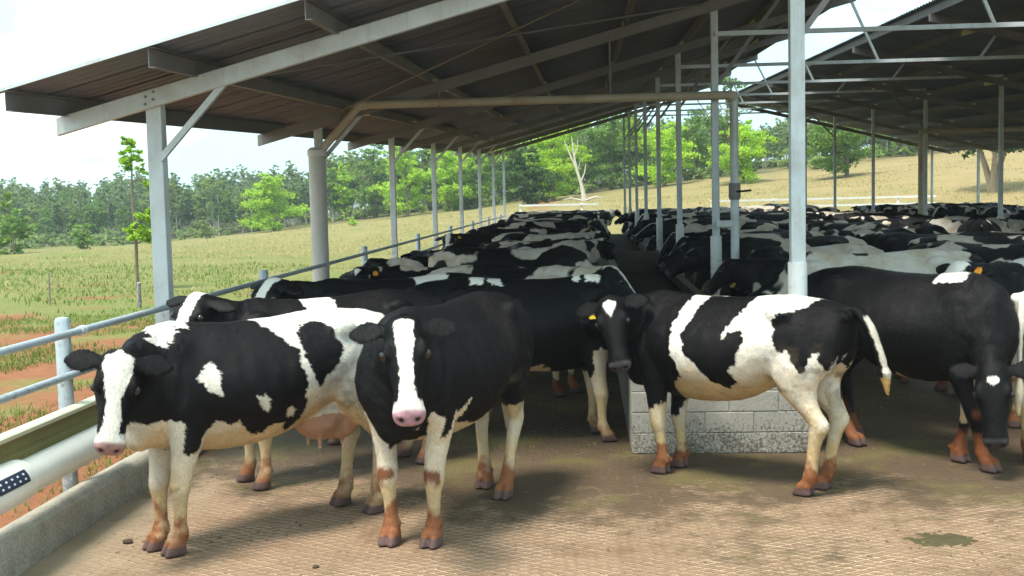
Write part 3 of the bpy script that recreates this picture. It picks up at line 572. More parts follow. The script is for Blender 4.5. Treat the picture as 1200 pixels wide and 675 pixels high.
# undergrowth at the wood's edge
rng = np.random.default_rng(5); V, T_ = [], []
for i in range(190):
    Yf = rng.uniform(116, 140); Xf = rng.uniform(-.55, .45)*Yf; zt = float(terr(np.array([Xf]), np.array([Yf]))[0]); s = rng.uniform(.7, 1.7)
    v, tone = leaves(rng, [((0, 0, s*.45), (s, s, s*.55))], 150, .26); V.append(v+np.array([Xf, Yf, zt])); T_.append(tone)
tag(mobj('undergrowth', leaf_mesh('undergrowth', np.concatenate(V), np.concatenate(T_), LEAF['gum'])), 'scrubby undergrowth along the foot of the wood', 'scrub', kind='stuff')
# grass: blades thicken near the fence, coarse tufts farther out
def grass(rng, n, x0, x1, y0, y1, hmin, hmax, wid, clump, seed, red=True):
    x = rng.uniform(x0, x1, n*4); y = rng.uniform(y0, y1, n*4); p = np.stack([x*clump, y*clump, 0*x], 1); keep = (fbm(p, seed) > .50+rng.uniform(-.06, .06, n*4))
    x, y = x[keep][:n], y[keep][:n]; z = terr(x, y); m = len(x); a = rng.uniform(0, 6.28, m); h = rng.uniform(hmin, hmax, m)*(.6+.8*fbm(np.stack([x, y, 0*x], 1)*.7, seed+2)); w = wid*rng.uniform(.6, 1.4, m); le = rng.normal(size=(m, 2))*.35
    d = np.stack([np.cos(a), np.sin(a), 0*a], 1); b = np.stack([x, y, z-.02], 1); tip = b+np.stack([le[:, 0]*h, le[:, 1]*h, h], 1); mid = (b+tip)/2+np.stack([-le[:, 0]*h*.15, -le[:, 1]*h*.15, .06*h], 1)
    v = np.stack([b-d*w[:, None], b+d*w[:, None], mid+d*w[:, None]*.7, tip, mid-d*w[:, None]*.7], 1).reshape(-1, 3)
    i5 = np.arange(m)[:, None]*5; f = np.concatenate([i5+[0, 1, 2, 4]], 1); f2 = np.concatenate([i5+[4, 2, 3, 3]], 1)
    return v, np.concatenate([f, i5+np.array([[4, 2, 3, 3]])])[:m], i5+np.array([[4, 2, 3]]), np.repeat(rng.uniform(0, 1, m), 5)
def grass_obj(name, label, parts, mat):
    me = bpy.data.meshes.new(name); vs, fs, tn, b = [], [], [], 0
    for v, q, t3, tone in parts: vs.append(v); fs += (q+b).tolist()+(t3+b).tolist(); tn.append(tone); b += len(v)
    me.from_pydata(np.concatenate(vs).tolist(), [], fs); at = me.attributes.new('leaf', 'FLOAT', 'POINT'); at.data.foreach_set('value', np.concatenate(tn).astype(np.float32)); me.materials.append(mat)
    tag(mobj(name, me), label, 'grass', kind='stuff')
rng = np.random.default_rng(9)
GR = leaf_material('green grass', (.09, .14, .022), (.20, .26, .055), .4); DRY = leaf_material('dry grass', (.30, .25, .10), (.50, .40, .20), .5)
grass_obj('grass', 'green grass and weeds growing outside the rail fence', [grass(rng, 26000, -12, -4.2, 4, 24, .035, .12, .008, .8, 60), grass(rng, 9000, -34, -6, 18, 48, .05, .15, .018, .25, 60)], GR)
grass_obj('dry_grass', 'dry straw-coloured grass tufts over the paddock slope', [grass(rng, 9000, -40, -5, 30, 80, .06, .16, .026, .2, 70), grass(rng, 7000, -12, 34, 60, 104, .07, .18, .036, .2, 71)], DRY)
# odd posts and stakes outside the yard
TIM = weathered('grey timber', (.24, .20, .16), (.12, .09, .07), .9, 0, 5, .6)
for i, (px, Y, h, r, lean, mat, nm, lab) in enumerate([(165, 19, .62, .055, .18, TIM, 'timber_stake', 'short leaning timber stake outside the rail beside the front post'), (38, 27, .75, .022, .0, TIM, 'steel_picket', 'thin dark picket standing in the grass at far left'), (148, 26, .55, .05, .02, GALV, 'stub_post', 'stubby grey post left of the leaning timber stake'),
    (257, 21, .55, .018, .03, TIM, 'steel_picket', 'thin rusty picket right of the front post'), (366, 21, 1.15, .045, 0, GALV, 'marker_post', 'short grey post against the fat downpipe'), (423, 27, .95, .045, 0, GALV, 'marker_post', 'short pale post standing alone right of the fat downpipe')]):
    x = X_at(px, Y); z = float(terr(np.array([x]), np.array([Y]))[0]); m = MB(); m.tube([(0, 0, -.3), (lean*.5*h, .02, h*.5), (lean*h, .03, h), (lean*h, .03, h+.01)], [r, r*.96, r*.92, r*.5], 9); m.tube([(lean*h*.7-r, .03, h*.7), (lean*h*.7+r, .03, h*.7)], r*.25, 6)
    tag(m.build(nm, mat, None, True, loc=(x, Y, z)), lab, 'post')
# loose stones and bare red clods outside the rail
rng = np.random.default_rng(31); STONE = weathered('pale stone', (.42, .36, .28), (.28, .13, .07), .9, 0, 5, .6)
def lump(rad, seed, flat=.6, sub=2, amp=.35):
    bm = bmesh.new(); bmesh.ops.create_icosphere(bm, subdivisions=sub, radius=1); p = np.array([v.co[:] for v in bm.verts]); nn = fbm(p*1.3+seed*7.1, seed)
    for v, q in zip(bm.verts, nn): v.co *= (1+amp*(q-.5)*2); v.co.z *= flat; v.co *= rad
    me = bpy.data.meshes.new('lump'); bm.to_mesh(me); bm.free(); return me
st = [lump(1, i) for i in range(3)]
for me in st: me.materials.append(STONE)
for i, (x, y, s_, lab) in enumerate(((-8.6, 15.2, .15, 'largest pale stone on the bare ground outside the rail'), (-8.1, 15.6, .10, 'flat pale stone right of the largest stone outside the rail'), (-9.1, 16.0, .09, 'small stone behind the largest stone outside the rail'), (-6.6, 14.6, .08, 'lone pale stone nearer the front post outside the rail'))):
    z = float(terr(np.array([x]), np.array([y]))[0])
    tag(mobj('stone', st[i % 3], None, (x, y, z+s_*.1), (0, 0, i*1.3), (s_, s_*1.3, s_*.7)), lab, 'stone', 'loose stones outside the rail')
# ------------------------------------------------------------------ cows
def loft(secs, n=20):
    """secs: list of (centre, U half-axis, V half-axis, exponent, pinch_top, pinch_bottom); closed shell"""
    v = []; m = len(secs)
    a = np.arange(n)*2*np.pi/n; c, s = np.cos(a), np.sin(a)
    for (ce, U, Vv, e, pt, pb) in secs:
        cc = np.sign(c)*np.abs(c)**(2/e); ss = np.sign(s)*np.abs(s)**(2/e)
        w = 1 - pt*np.clip(ss, 0, 1)**1.6 - pb*np.clip(-ss, 0, 1)**1.6
        v.append(np.asarray(ce)[None] + np.outer(cc*w, U) + np.outer(ss, Vv))
    v = np.concatenate(v)
    f = [(i*n+k, i*n+(k+1) % n, (i+1)*n+(k+1) % n, (i+1)*n+k) for i in range(m-1) for k in range(n)]
    f += [tuple(range(n-1, -1, -1)), tuple(range((m-1)*n, m*n))]
    return v, f
def ellipsoid(c, r, n=12, R=None):
    th = np.linspace(.12, np.pi-.12, 9); secs = []
    R = np.eye(3) if R is None else R
    for t in th: secs.append((np.asarray(c)+R@np.array([0, 0, r[2]*np.cos(t)]), R@np.array([r[0]*np.sin(t), 0, 0]), R@np.array([0, r[1]*np.sin(t), 0]), 2, 0, 0))
    return loft(secs, n)
def unit(a): a = np.asarray(a, float); return a/np.linalg.norm(a)
def resample(secs, k):
    """smooth (Catmull-Rom) in-betweens of a table of sections (rows of numbers)"""
    s = np.asarray(secs, float); out = []
    for i in range(len(s)-1):
        p0, p1, p2, p3 = s[max(i-1, 0)], s[i], s[i+1], s[min(i+2, len(s)-1)]
        for j in range(k):
            t = j/k; out.append(.5*((2*p1)+(-p0+p2)*t+(2*p0-5*p1+4*p2-p3)*t*t+(-p0+3*p1-3*p2+p3)*t**3))
    out.append(s[-1]); return np.array(out)
# trunk: x, z top, z bottom, half width, pinch top, pinch bottom
TRUNK = [(-1.00, 1.315, 1.17, .07, .2, .2), (-.96, 1.36, 1.02, .14, .25, .2), (-.86, 1.395, .92, .215, .3, .2), (-.70, 1.41, .84, .262, .30, .2),
         (-.52, 1.425, .79, .290, .30, .2), (-.34, 1.415, .71, .315, .36, .2), (-.12, 1.40, .625, .36, .40, .2), (.15, 1.395, .59, .37, .44, .22),
         (.38, 1.405, .605, .33, .50, .25), (.56, 1.43, .635, .28, .56, .28), (.70, 1.41, .66, .25, .48, .3), (.82, 1.34, .70, .205, .4, .3), (.90, 1.22, .80, .13, .3, .3), (.94, 1.10, .88, .06, .2, .2)]
FORE = [(1.16, .60, .175, .15, .085), (1.00, .60, .185, .16, .10), (.86, .575, .195, .135, .092), (.75, .56, .195, .105, .080), (.64, .565, .185, .080, .064), (.52, .582, .175, .061, .053), (.45, .592, .17, .058, .057),
        (.40, .597, .17, .056, .056), (.34, .596, .168, .045, .043), (.26, .592, .166, .037, .034), (.18, .590, .165, .037, .035), (.135, .592, .165, .049, .047), (.10, .606, .165, .045, .047), (.075, .618, .165, .055, .056)]
HIND = [(1.28, -.78, .13, .17, .07), (1.14, -.74, .165, .22, .105), (1.00, -.70, .185, .235, .115), (.88, -.665, .19, .20, .105), (.78, -.67, .19, .145, .088), (.68, -.72, .185, .105, .070), (.60, -.785, .18, .083, .056),
        (.545, -.835, .178, .076, .050), (.49, -.845, .175, .066, .047), (.43, -.828, .173, .050, .041), (.34, -.812, .172, .041, .036), (.24, -.80, .17, .039, .036), (.15, -.795, .17, .050, .047), (.105, -.778, .17, .046, .047), (.075, -.765, .17, .056, .057)]
HEAD_L = .54
HEADT = [(-.07, .055, -.035, -.115), (-.02, .080, -.008, -.15), (.06, .095, .012, -.185), (.18, .108, .020, -.225), (.32, .114, .020, -.238), (.44, .100, .016, -.222), (.56, .083, .011, -.192), (.70, .072, .006, -.165),
         (.82, .073, .002, -.148), (.91, .082, -.003, -.145), (.97, .079, -.018, -.135), (1.02, .060, -.045, -.115), (1.04, .03, -.065, -.095)]
def head_frame(pose):
    P = np.asarray(pose['poll'], float); M = np.asarray(pose['muzzle'], float)
    ax = unit(M-P); up = np.array(pose.get('face_up', (0, 0, 1)), float)
    if abs(ax[2]) > .97: up = np.asarray(pose['face_up'], float)
    up = unit(up-ax*np.dot(up, ax)); side = np.cross(up, ax)     # side = animal's left
    return P, ax, up, side
def cow_shells(pose, fine):
    sh = []
    T = resample(TRUNK, 3); fat = pose.get('fat', 1.0)
    secs = []
    for x, zt, zb, hw, pt, pb in T:
        secs.append((np.array([x, 0, (zt+zb)/2]), np.array([0, hw*fat, 0]), np.array([0, 0, (zt-zb)/2]), 2.25, pt, pb))
    sh.append(loft(secs, 28))
    for s in (1, -1):
        sh.append(ellipsoid((-.54, s*.222, 1.305), (.11, .06, .065)))             # hook bones
        sh.append(ellipsoid((-.965, s*.105, 1.295), (.05, .045, .05)))             # pin bones
        sh.append(ellipsoid((.60, s*.17, 1.08), (.17, .075, .26)))                 # shoulder
        sh.append(ellipsoid((.74, s*.14, .98), (.11, .085, .12)))                  # point of shoulder
        sh.append(ellipsoid((-.80, s*.15, 1.08), (.16, .11, .24)))                 # thigh
    sh.append(ellipsoid((.79, 0, .79), (.115, .105, .135)))                           # brisket
    for k, (tab, s) in enumerate(((FORE, 1), (FORE, -1), (HIND, 1), (HIND, -1))):
        dx, dy = pose.get('feet', ((0, 0),)*4)[k]
        T = resample(tab, 2); secs = []; z_hi = 1.0 if tab is FORE else .95
        for z, x, y, rx, ry in T:
            w = np.clip((z_hi-z)/z_hi, 0, 1); lt = 1+.11*np.clip((.9-z)/.2, 0, 1)
            secs.append((np.array([x+dx*w, s*y+dy*w, z]), np.array([rx*lt, 0, 0]), np.array([0, ry*lt, 0]), 2, 0, 0))
        sh.append(loft(secs, 16))
        hx, hy = tab[-1][1]+dx, s*tab[-1][2]+dy
        for c in ((-.031, .031) if fine else (0,)):
            ry = .029 if fine else .06
            sh.append(loft([(np.array([hx+.000, hy+c, .10]), np.array([.046, 0, 0]), np.array([0, ry*.8, 0]), 2.3, 0, 0), (np.array([hx+.008, hy+c, .06]), np.array([.060, 0, 0]), np.array([0, ry, 0]), 2.4, 0, 0),
                            (np.array([hx+.020, hy+c*1.05, .004]), np.array([.078, 0, 0]), np.array([0, ry*1.05, 0]), 2.4, 0, 0)], 14))
        if fine:                                                                      # dew claws
            for c in (-.03, .03): sh.append(ellipsoid((hx-.06, hy+c, .115), (.02, .014, .02), 8))
    P, ax, up, side = head_frame(pose)
    T = resample(HEADT, 3); secs = []
    for t, hw, d, v in T:
        hw, d, v = hw*1.09, d*1.05, v*1.05
        secs.append((P+ax*t*HEAD_L+up*(d+v)/2, side*hw, up*(d-v)/2, 2.5, .12, .42 if t < .75 else .2))
    sh.append(loft(secs, 22))
    for s in (1, -1):
        c = P+ax*.30*HEAD_L+side*s*.093-up*.012; R = np.stack([ax, side, up], 1)
        sh.append(ellipsoid(c, (.055, .030, .030), 10, R))                          # brow
        sh.append(ellipsoid(P+ax*.94*HEAD_L+side*s*.043-up*.05, (.035, .032, .035), 10, R))   # nostril wing
        sh.append(ellipsoid(P+ax*.40*HEAD_L+side*s*.062-up*.155, (.10, .045, .075), 10, R))   # jaw muscle
        droop = pose.get('ear', (.25, -.10))
        ed = unit(side*s+(-ax)*droop[1]-up*droop[0]); er = P+ax*.055*HEAD_L+side*s*.075-up*.06
        nrm = unit(up*.9-ax*.25-ed*np.dot(up*.9-ax*.25, ed)); ew = np.cross(nrm, ed)
        th = .013 if fine else .019; secs = []
        for q, w in ((-.02, .026), (.03, .034), (.07, .058), (.12, .074), (.17, .066), (.21, .040), (.235, .012)):
            secs.append((er+ed*q-nrm*.10*q, ew*w, nrm*th*(1.3 if q < .05 else 1), 2, 0, 0))
        sh.append(loft(secs, 12))
    # neck
    P0 = np.array([.50, 0, 1.09]); E = P+ax*.13*HEAD_L-up*.085
    P1 = P0+np.array([.30, 0, pose.get('neck_lift', .07)]); dr = unit(unit(E-P0)+.45*up); P2 = E-dr*.20
    secs = []
    prof = resample([(.31, .205), (.30, .185), (.275, .16), (.24, .14), (.20, .122), (.16, .105), (.125, .085)], 3)
    for i, (hh, hw) in enumerate(prof):
        t = i/(len(prof)-1); a = 1-t
        c = a**3*P0+3*a*a*t*P1+3*a*t*t*P2+t**3*E
        d = unit(3*a*a*(P1-P0)+6*a*t*(P2-P1)+3*t*t*(E-P2))
        ref = unit(np.array([0, 0, 1])*(1-.55*t)+up*.55*t); V = unit(ref-d*np.dot(ref, d)); U = np.cross(V, d)
        secs.append((c, U*hw, V*hh, 2.1, .3, .25))
    sh.append(loft(secs, 20))
    # udder and teats
    if pose.get('udder', True):
        sh.append(ellipsoid((-.50, 0, .70), (.235, .165, .17))); sh.append(ellipsoid((-.60, .07, .66), (.13, .09, .13))); sh.append(ellipsoid((-.60, -.07, .66), (.13, .09, .13)))
        if fine:
            for x, y in ((-.42, .075), (-.42, -.075), (-.60, .065), (-.60, -.065)):
                sh.append(loft([(np.array([x, y, .58]), np.array([.022, 0, 0]), np.array([0, .022, 0]), 2, 0, 0), (np.array([x, y, .49]), np.array([.014, 0, 0]), np.array([0, .014, 0]), 2, 0, 0)], 10))
    # tail
    sw = pose.get('tail', 0.0); tp = []
    for q in np.linspace(0, 1, 18):
        x = -.94-.085*math.sin(min(1, q*3)*math.pi/2)+.03*q; z = 1.365-.03*q*3 if q < .1 else 1.356-pose.get('tail_len', .95)*(q-.1)/.9
        r = .034*(1-q)+.019*q if q < .70 else .020+.020*math.sin(min(1, (q-.70)/.12)*math.pi/2) if q < .84 else .040-.030*(q-.84)/.16
        r = max(r, .012 if fine else .020)*(pose.get('tail_r', 1) if q < .8 else 1)
        tp.append((np.array([x-.10*max(0, q-.2)*abs(sw), sw*.35*q*q, z])*np.array([1, 1, 1])-np.array([pose.get('tail_back', 0)*math.sin(q*math.pi/2)**1.1, 0, 0]), np.array([r, 0, 0]), np.array([0, r, 0]), 2, 0, 0))
    sh.append(loft(tp, 10))
    return sh
def cow_geometry(pose, voxel):
    vs, fs, b = [], [], 0
    for v, f in cow_shells(pose, voxel < .0145):
        vs.append(v); fs += [tuple(i+b for i in q) for q in f]; b += len(v)
    me = bpy.data.meshes.new('cow_base'); me.from_pydata(np.concatenate(vs).tolist(), [], fs)
    bm = bmesh.new(); bm.from_mesh(me); bmesh.ops.recalc_face_normals(bm, faces=bm.faces); bm.to_mesh(me); bm.free()
    o = bpy.data.objects.new('cow_base', me); COL.objects.link(o)
    r = o.modifiers.new('r', 'REMESH'); r.mode = 'VOXEL'; r.voxel_size = voxel; r.use_smooth_shade = True
    s = o.modifiers.new('s', 'SMOOTH'); s.factor = .5; s.iterations = 7 if voxel < .0145 else 3
    dg = bpy.context.evaluated_depsgraph_get(); out = bpy.data.meshes.new_from_object(o.evaluated_get(dg))
    bpy.data.objects.remove(o); bpy.data.meshes.remove(me)
    n = len(out.vertices); co = np.zeros(n*3, np.float32); out.vertices.foreach_get('co', co); p = co.reshape(-1, 3).astype(float)
    e = np.zeros(len(out.edges)*2, np.int32); out.edges.foreach_get('vertices', e); e = e.reshape(-1, 2); a = np.concatenate([e[:, 0], e[:, 1]]); b2 = np.concatenate([e[:, 1], e[:, 0]])
    dg_ = np.maximum(np.bincount(a, minlength=n), 1)[:, None]
    P, ax, up, side = head_frame(pose); hd = np.linalg.norm(p-(P+ax*.2), axis=1)
    w = (np.clip((p[:, 2]-.66)/.2, 0, 1)*np.clip((hd-.33)/.15, 0, 1)*np.clip((p[:, 0]+1.02)/.08, 0, 1))[:, None]*.6
    for _ in range(34 if voxel < .0145 else 9):
        av = np.stack([np.bincount(a, p[b2, k], n) for k in range(3)], 1)/dg_; p = p+(av-p)*w
    out.vertices.foreach_set('co', p.astype(np.float32).ravel()); out.update()
    return out
def inpoly(px, pz, poly):
    poly = np.asarray(poly, float); r = np.zeros(len(px), bool); j = len(poly)-1
    for i in range(len(poly)):
        xi, zi = poly[i]; xj, zj = poly[j]
        c = ((zi > pz) != (zj > pz)) & (px < (xj-xi)*(pz-zi)/(zj-zi+1e-12)+xi); r ^= c; j = i
    return r
BLACK = np.array((.0045, .0042, .0048)); WHITE = np.array((.74, .70, .62)); CREAM = np.array((.58, .42, .22)); PINK = np.array((.46, .25, .17)); MUD = np.array((.205, .066, .024)); HOOF = np.array((.10, .06, .055)); SLATE = np.array((.05, .047, .055))
def sm(x, a, b): t = np.clip((x-a)/(b-a), 0, 1); return t*t*(3-2*t)
def paint_cow(me, pose, coat):
    n = len(me.vertices); co = np.zeros(n*3, np.float32); me.vertices.foreach_get('co', co); p = co.reshape(-1, 3).astype(float)
    nr = np.zeros(n*3, np.float32); me.vertices.foreach_get('normal', nr); nr = nr.reshape(-1, 3)
    x, y, z = p.T; P, ax, up, side = head_frame(pose); q = p-P; t = q@ax/HEAD_L; la = q@side; dv = q@up
    seed = coat.get('seed', 1)
    jit = (fbm(p*16, seed)-.5)*.07; jit2 = (fbm(p*16+9, seed+5)-.5)*.07; fine = (vnoise(p*60, seed+9)-.5)*.02
    head = (t > -.12) & (t < 1.1) & (np.abs(la) < .13) & (dv < .08) & (dv > -.30) & (np.linalg.norm(q-ax*.26, axis=1) < .42)
    ear = (t > -.35) & (t < .45) & (np.abs(la) >= .10) & (np.abs(la) < .34) & (dv > -.22) & (dv < .1) & (np.linalg.norm(q, axis=1) < .40) & ~((np.abs(la) < .135) & (t > .14))
    white = np.zeros(n, bool) if coat.get('base', 'black') == 'black' else np.ones(n, bool)
    fixed = np.zeros(n)
    X, Z = x+jit+fine, z+jit2+fine
    for sgn, key in ((1, 'left'), (-1, 'right')):
        S = y*sgn > -.005; polys = coat.get(key)
        if polys is None: continue
        for col, poly in polys:
            m = inpoly(X, Z, poly) & S & ~head & ~ear; white[m] = (col == 'w')
    for rule in coat.get('rules', ()): white = np.where(head | ear, white, rule(X, y+jit, Z, white))
    if coat.get('front') is not None:
        Fm = (x > .62); white = np.where(Fm & ~head & ~ear, coat['front'](X, y+jit, Z, white), white)
    white = np.where(ear, False, white)
    if coat.get('procedural'): fixed = np.where(head | ear, 1.0, 0.0)
    else: fixed[:] = 1
    # face
    hw = coat.get('blaze'); wh = np.zeros(n, bool)
    if hw is not None:
        tt, ww = zip(*hw); w = np.interp(t, tt, ww); wh = (np.abs(la+jit*.35) < w) & (dv > -.105-.04*(t > .75))
        if coat.get('white_muzzle'): wh |= (t > .80+jit*.8)
    white = np.where(head, wh, white)
    c = np.where(white[:, None], WHITE, BLACK)
    # stains on white hair: belly, legs, flank (real dirt in the coat)
    hd_ = np.linalg.norm(q-ax*.2, axis=1); dn = fbm(p*9, seed+3, 4)
    belly = sm(-nr[:, 2], .05, .8)*sm(1.05-z, 0, .3); low = sm(.62-z, 0, .45)
    st = np.clip(belly*.85+low*.85+(dn-.5)*1.1*sm(1.25-z, 0, .5)+.38*sm(1.10-z, 0, .45), 0, 1)*coat.get('dirt', .9)
    ww = white.astype(float)*(~head)
    c = c*(1-(st*ww)[:, None])+CREAM*(.75+.5*dn[:, None])*(st*ww)[:, None]
    # knees and feet stained by red mud
    kn = np.exp(-((z-.425+(dn-.5)*.12)/.05)**2)*sm(nr[:, 0], .05, .75)*(x > 0)*.8*(.4+1.2*dn)
    ft = sm(.33-z+(dn-.5)*.28, 0, .20)*(.35+1.0*dn)
    md = np.clip(np.maximum(kn*coat.get('knee', 1), ft)*coat.get('mud', 1.0), 0, .95)*(~head)*(~ear)*(hd_ > .34)
    n28 = fbm(p*30, seed+17, 3); md = np.clip(md*1.75-(1-n28)*.95*(1-.6*sm(.16-z, 0, .1)), 0, .95)
    c = c*(1-md[:, None])+MUD*(.6+.8*dn[:, None])*md[:, None]
    hf = sm(.068-z, 0, .012)[:, None]; c = c*(1-hf)+(HOOF*(.6+.9*dn[:, None]))*hf
    fixed = np.maximum(fixed, np.maximum(hf[:, 0], md*(z < .5)))
    if coat.get('procedural'):                                                        # lower legs and belly white on the herd
        lw = (z < .55+jit*3); c = np.where((lw & (md < .3) & (hf[:, 0] < .5))[:, None], c*0+CREAM*(.8+.5*dn[:, None]), c); fixed = np.where(z < .58+jit*2, 1, fixed)
    # udder, teats, inner thigh skin
    ud = (np.exp(-(((x+.50)/.25)**2+(y/.19)**2+((z-.64)/.16)**2)*1.1) > .33) & (z < .80)
    uf = (ud*coat.get('udder', .8))[:, None]; c = c*(1-uf)+(PINK*(.75+.4*dn[:, None])*np.array((1, .95, .85)))*uf
    # muzzle, nostrils, mouth
    mz = sm(t, .885, .93)*(dv > -.115)*(np.linalg.norm(q-ax*HEAD_L, axis=1) < .17)
    mc = np.asarray(coat.get('muzzle', SLATE)); c = c*(1-mz[:, None])+(mc*(.7+.6*vnoise(p*45, 4)[:, None]))*mz[:, None]
    for s in (1, -1):
        d = np.linalg.norm((q-ax*HEAD_L*.985-side*s*.042+up*.045)*1.0, axis=1); k = sm(.024-d, 0, .012)[:, None]; c = c*(1-k)+np.array((.012, .008, .008))*k
        p -= nr*(sm(.028-d, 0, .02)*.008)[:, None]
        d = np.linalg.norm(q-ax*HEAD_L*.345-side*s*.112+up*.028, axis=1); k = sm(.045-d, 0, .025)[:, None]; c = c*(1-k*.9)+BLACK*k*.9
    mo = (np.abs(dv+.118-.0*t) < .006) & (t > .72) & (t < 1.03) & head; c[mo] *= .35
    cake = np.clip((fbm(p*13, seed+21, 4)-.50)*7, 0, 1)*np.exp(-((z-.80)/.26)**2)*sm(-x, .25, .6)*(np.abs(y) > .10)*coat.get('cake', .55)*(~head)*(hd_ > .4)
    c = c*(1-cake[:, None])+np.array((.105, .075, .045))*(.6+.8*n28[:, None])*cake[:, None]
    for fn in coat.get('spots', ()): c = fn(p, c, dn)
    c = np.clip(c*(.93+.14*vnoise(p*7, 3)[:, None]), 0, 1)
    # slight unevenness of hide and bone
    neck = (fbm(np.stack([x*17+z*6, y*7, z*7-x*5], 1), 44, 3)-.5)*.034*sm(x, .42, .72)*sm(z, .62, .85)*(~head)*(~ear)
    ribs = neck+np.sin(x*46+z*6)*.0016*sm(z, .75, .95)*sm(1.3-z, 0, .2)*np.exp(-((x-.1)/.33)**4)*(np.abs(y) > .2)
    p = p+nr*((fbm(p*5.5, 31)-.5)*.020*sm(z, .2, .6)*(~head)*(~ear)+(fbm(p*24, 37, 2)-.5)*.004*sm(z, .3, .6)+ribs)[:, None]
    p[:, 2] = np.maximum(p[:, 2], 0.0)
    me.vertices.foreach_set('co', p.astype(np.float32).ravel())
    at = me.color_attributes.new('coat', 'FLOAT_COLOR', 'POINT')
    at.data.foreach_set('color', np.concatenate([c, fixed[:, None]], 1).astype(np.float32).ravel())
    me.update()
def coat_material():
    t = NT('cow hide'); a = t.n('Attribute', attribute_name='coat'); oi = t.n('ObjectInfo'); tcd = t.n('TexCoord')
    nz = t.n('TexNoise', noise_dimensions='4D'); nz.inputs['Scale'].default_value = 2.0; nz.inputs['Detail'].default_value = 2.5; nz.inputs['Roughness'].default_value = .45
    t.l(tcd.outputs['Object'], nz.inputs['Vector']); t.l(t.math('MULTIPLY', oi.outputs['Random'], 91.0), nz.inputs['W'])
    # each animal has its own share of white
    thr = t.math('ADD', t.math('MULTIPLY', t.math('FRACT', t.math('MULTIPLY', oi.outputs['Random'], 37.0)), .15), .455)
    pat = t.math('MULTIPLY', t.math('SUBTRACT', nz.outputs['Fac'], thr), 60.0); pt = t.n('Clamp'); t.l(pat, pt.inputs[0])
    sp = t.n('SeparateXYZ'); t.l(tcd.outputs['Object'], sp.inputs[0])
    dirt = t.ramp(t.noise(tcd.outputs['Object'], 6, 4), .4, .75)
    wcol = t.mix(dirt, (.60, .56, .49), (.42, .32, .20))
    herd = t.mix(pt.outputs[0], (.0045, .0042, .0048), wcol)
    base = t.mix(a.outputs['Alpha'], herd, a.outputs['Color'])
    m2 = t.n('Mapping'); m2.inputs['Scale'].default_value = (60, 60, 22); t.l(tcd.outputs['Object'], m2.inputs[0])
    hair = t.noise(m2.outputs[0], 1.1, 5, .75); soft = t.noise(tcd.outputs['Object'], 9, 3)
    base = t.mix(.42, base, t.mix(hair, (0, 0, 0), (1, 1, 1)), 'SOFT_LIGHT')
    dst = t.ramp(t.math('ADD', t.math('MULTIPLY', t.noise(tcd.outputs['Object'], 3.2, 6, .7), .75), t.math('MULTIPLY', hair, .25)), .50, .72); base = t.mix(t.math('MULTIPLY', dst, .035), base, (.17, .125, .085))
    t.bump(t.math('ADD', t.math('MULTIPLY', hair, .7), soft), .5, .016)
    t.set(base, t.math('ADD', t.math('MULTIPLY', soft, .25), .40), 0, .15)
    return t.m
HIDE = coat_material()
_t = NT('cow eye'); EYE = _t.set((.012, .008, .006), .08, 0, .6)
_t = NT('yellow plastic'); TAGM = _t.set((.75, .50, .03), .45)
_t = NT('orange plastic'); TAGO = _t.set((.72, .28, .03), .45)
def eye_mesh():
    bm = bmesh.new(); bmesh.ops.create_uvsphere(bm, u_segments=16, v_segments=10, radius=.028); me = bpy.data.meshes.new('eye'); bm.to_mesh(me); bm.free()
    me.materials.append(EYE); me.polygons.foreach_set('use_smooth', [True]*len(me.polygons)); return me
EYE_ME = eye_mesh()
def eartag_mesh(mat):
    m = MB(); out = [(-.018, 0), (.018, 0), (.030, -.03), (.030, -.075), (-.030, -.075), (-.030, -.03)]
    v = [(a, d, b) for d in (-.003, .003) for a, b in out]; m.add(v, [tuple(range(6)), tuple(range(11, 5, -1))] + [(i, (i+1) % 6, (i+1) % 6+6, i+6) for i in range(6)])
    m.tube([(0, -.008, -.012), (0, .012, -.012)], .009, 8)
    return m.mesh('ear_tag', mat)
TAG_ME = eartag_mesh(TAGM); TAG_O = eartag_mesh(TAGO)
def eye_pos(pose, s):
    P, ax, up, side = head_frame(pose); return P+ax*HEAD_L*.345+side*s*.110-up*.028
def tag_pos(pose, s):
    P, ax, up, side = head_frame(pose); droop = pose.get('ear', (.25, -.10)); ed = unit(side*s+(-ax)*droop[1]-up*droop[0])
    nrm = unit(up*.9-ax*.25-ed*np.dot(up*.9-ax*.25, ed))
    return P+ax*.055*HEAD_L+side*s*.075-up*.06+ed*.12+nrm*.018, nrm, ed
def cow_parts(root, pose, eyes=True, tagside=0, tagme=None):
    if eyes:
        for s in (1, -1): mobj('eye', EYE_ME, root, tuple(eye_pos(pose, s)))
    if tagside:
        c, nrm, ed = tag_pos(pose, tagside); yv = Vector(nrm); zv = Vector((0, 0, 1)); zv = (zv-yv*zv.dot(yv)).normalized(); xv = yv.cross(zv)
        o = mobj('ear_tag', tagme or TAG_ME, root); o.matrix_local = Matrix(((xv.x, yv.x, zv.x, c[0]), (xv.y, yv.y, zv.y, c[1]), (xv.z, yv.z, zv.z, c[2]+.012), (0, 0, 0, 1)))
def make_cow(pose, coat, voxel):
    me = cow_geometry(pose, voxel); paint_cow(me, pose, coat); me.materials.clear(); me.materials.append(HIDE); me.name = 'cow'
    return me
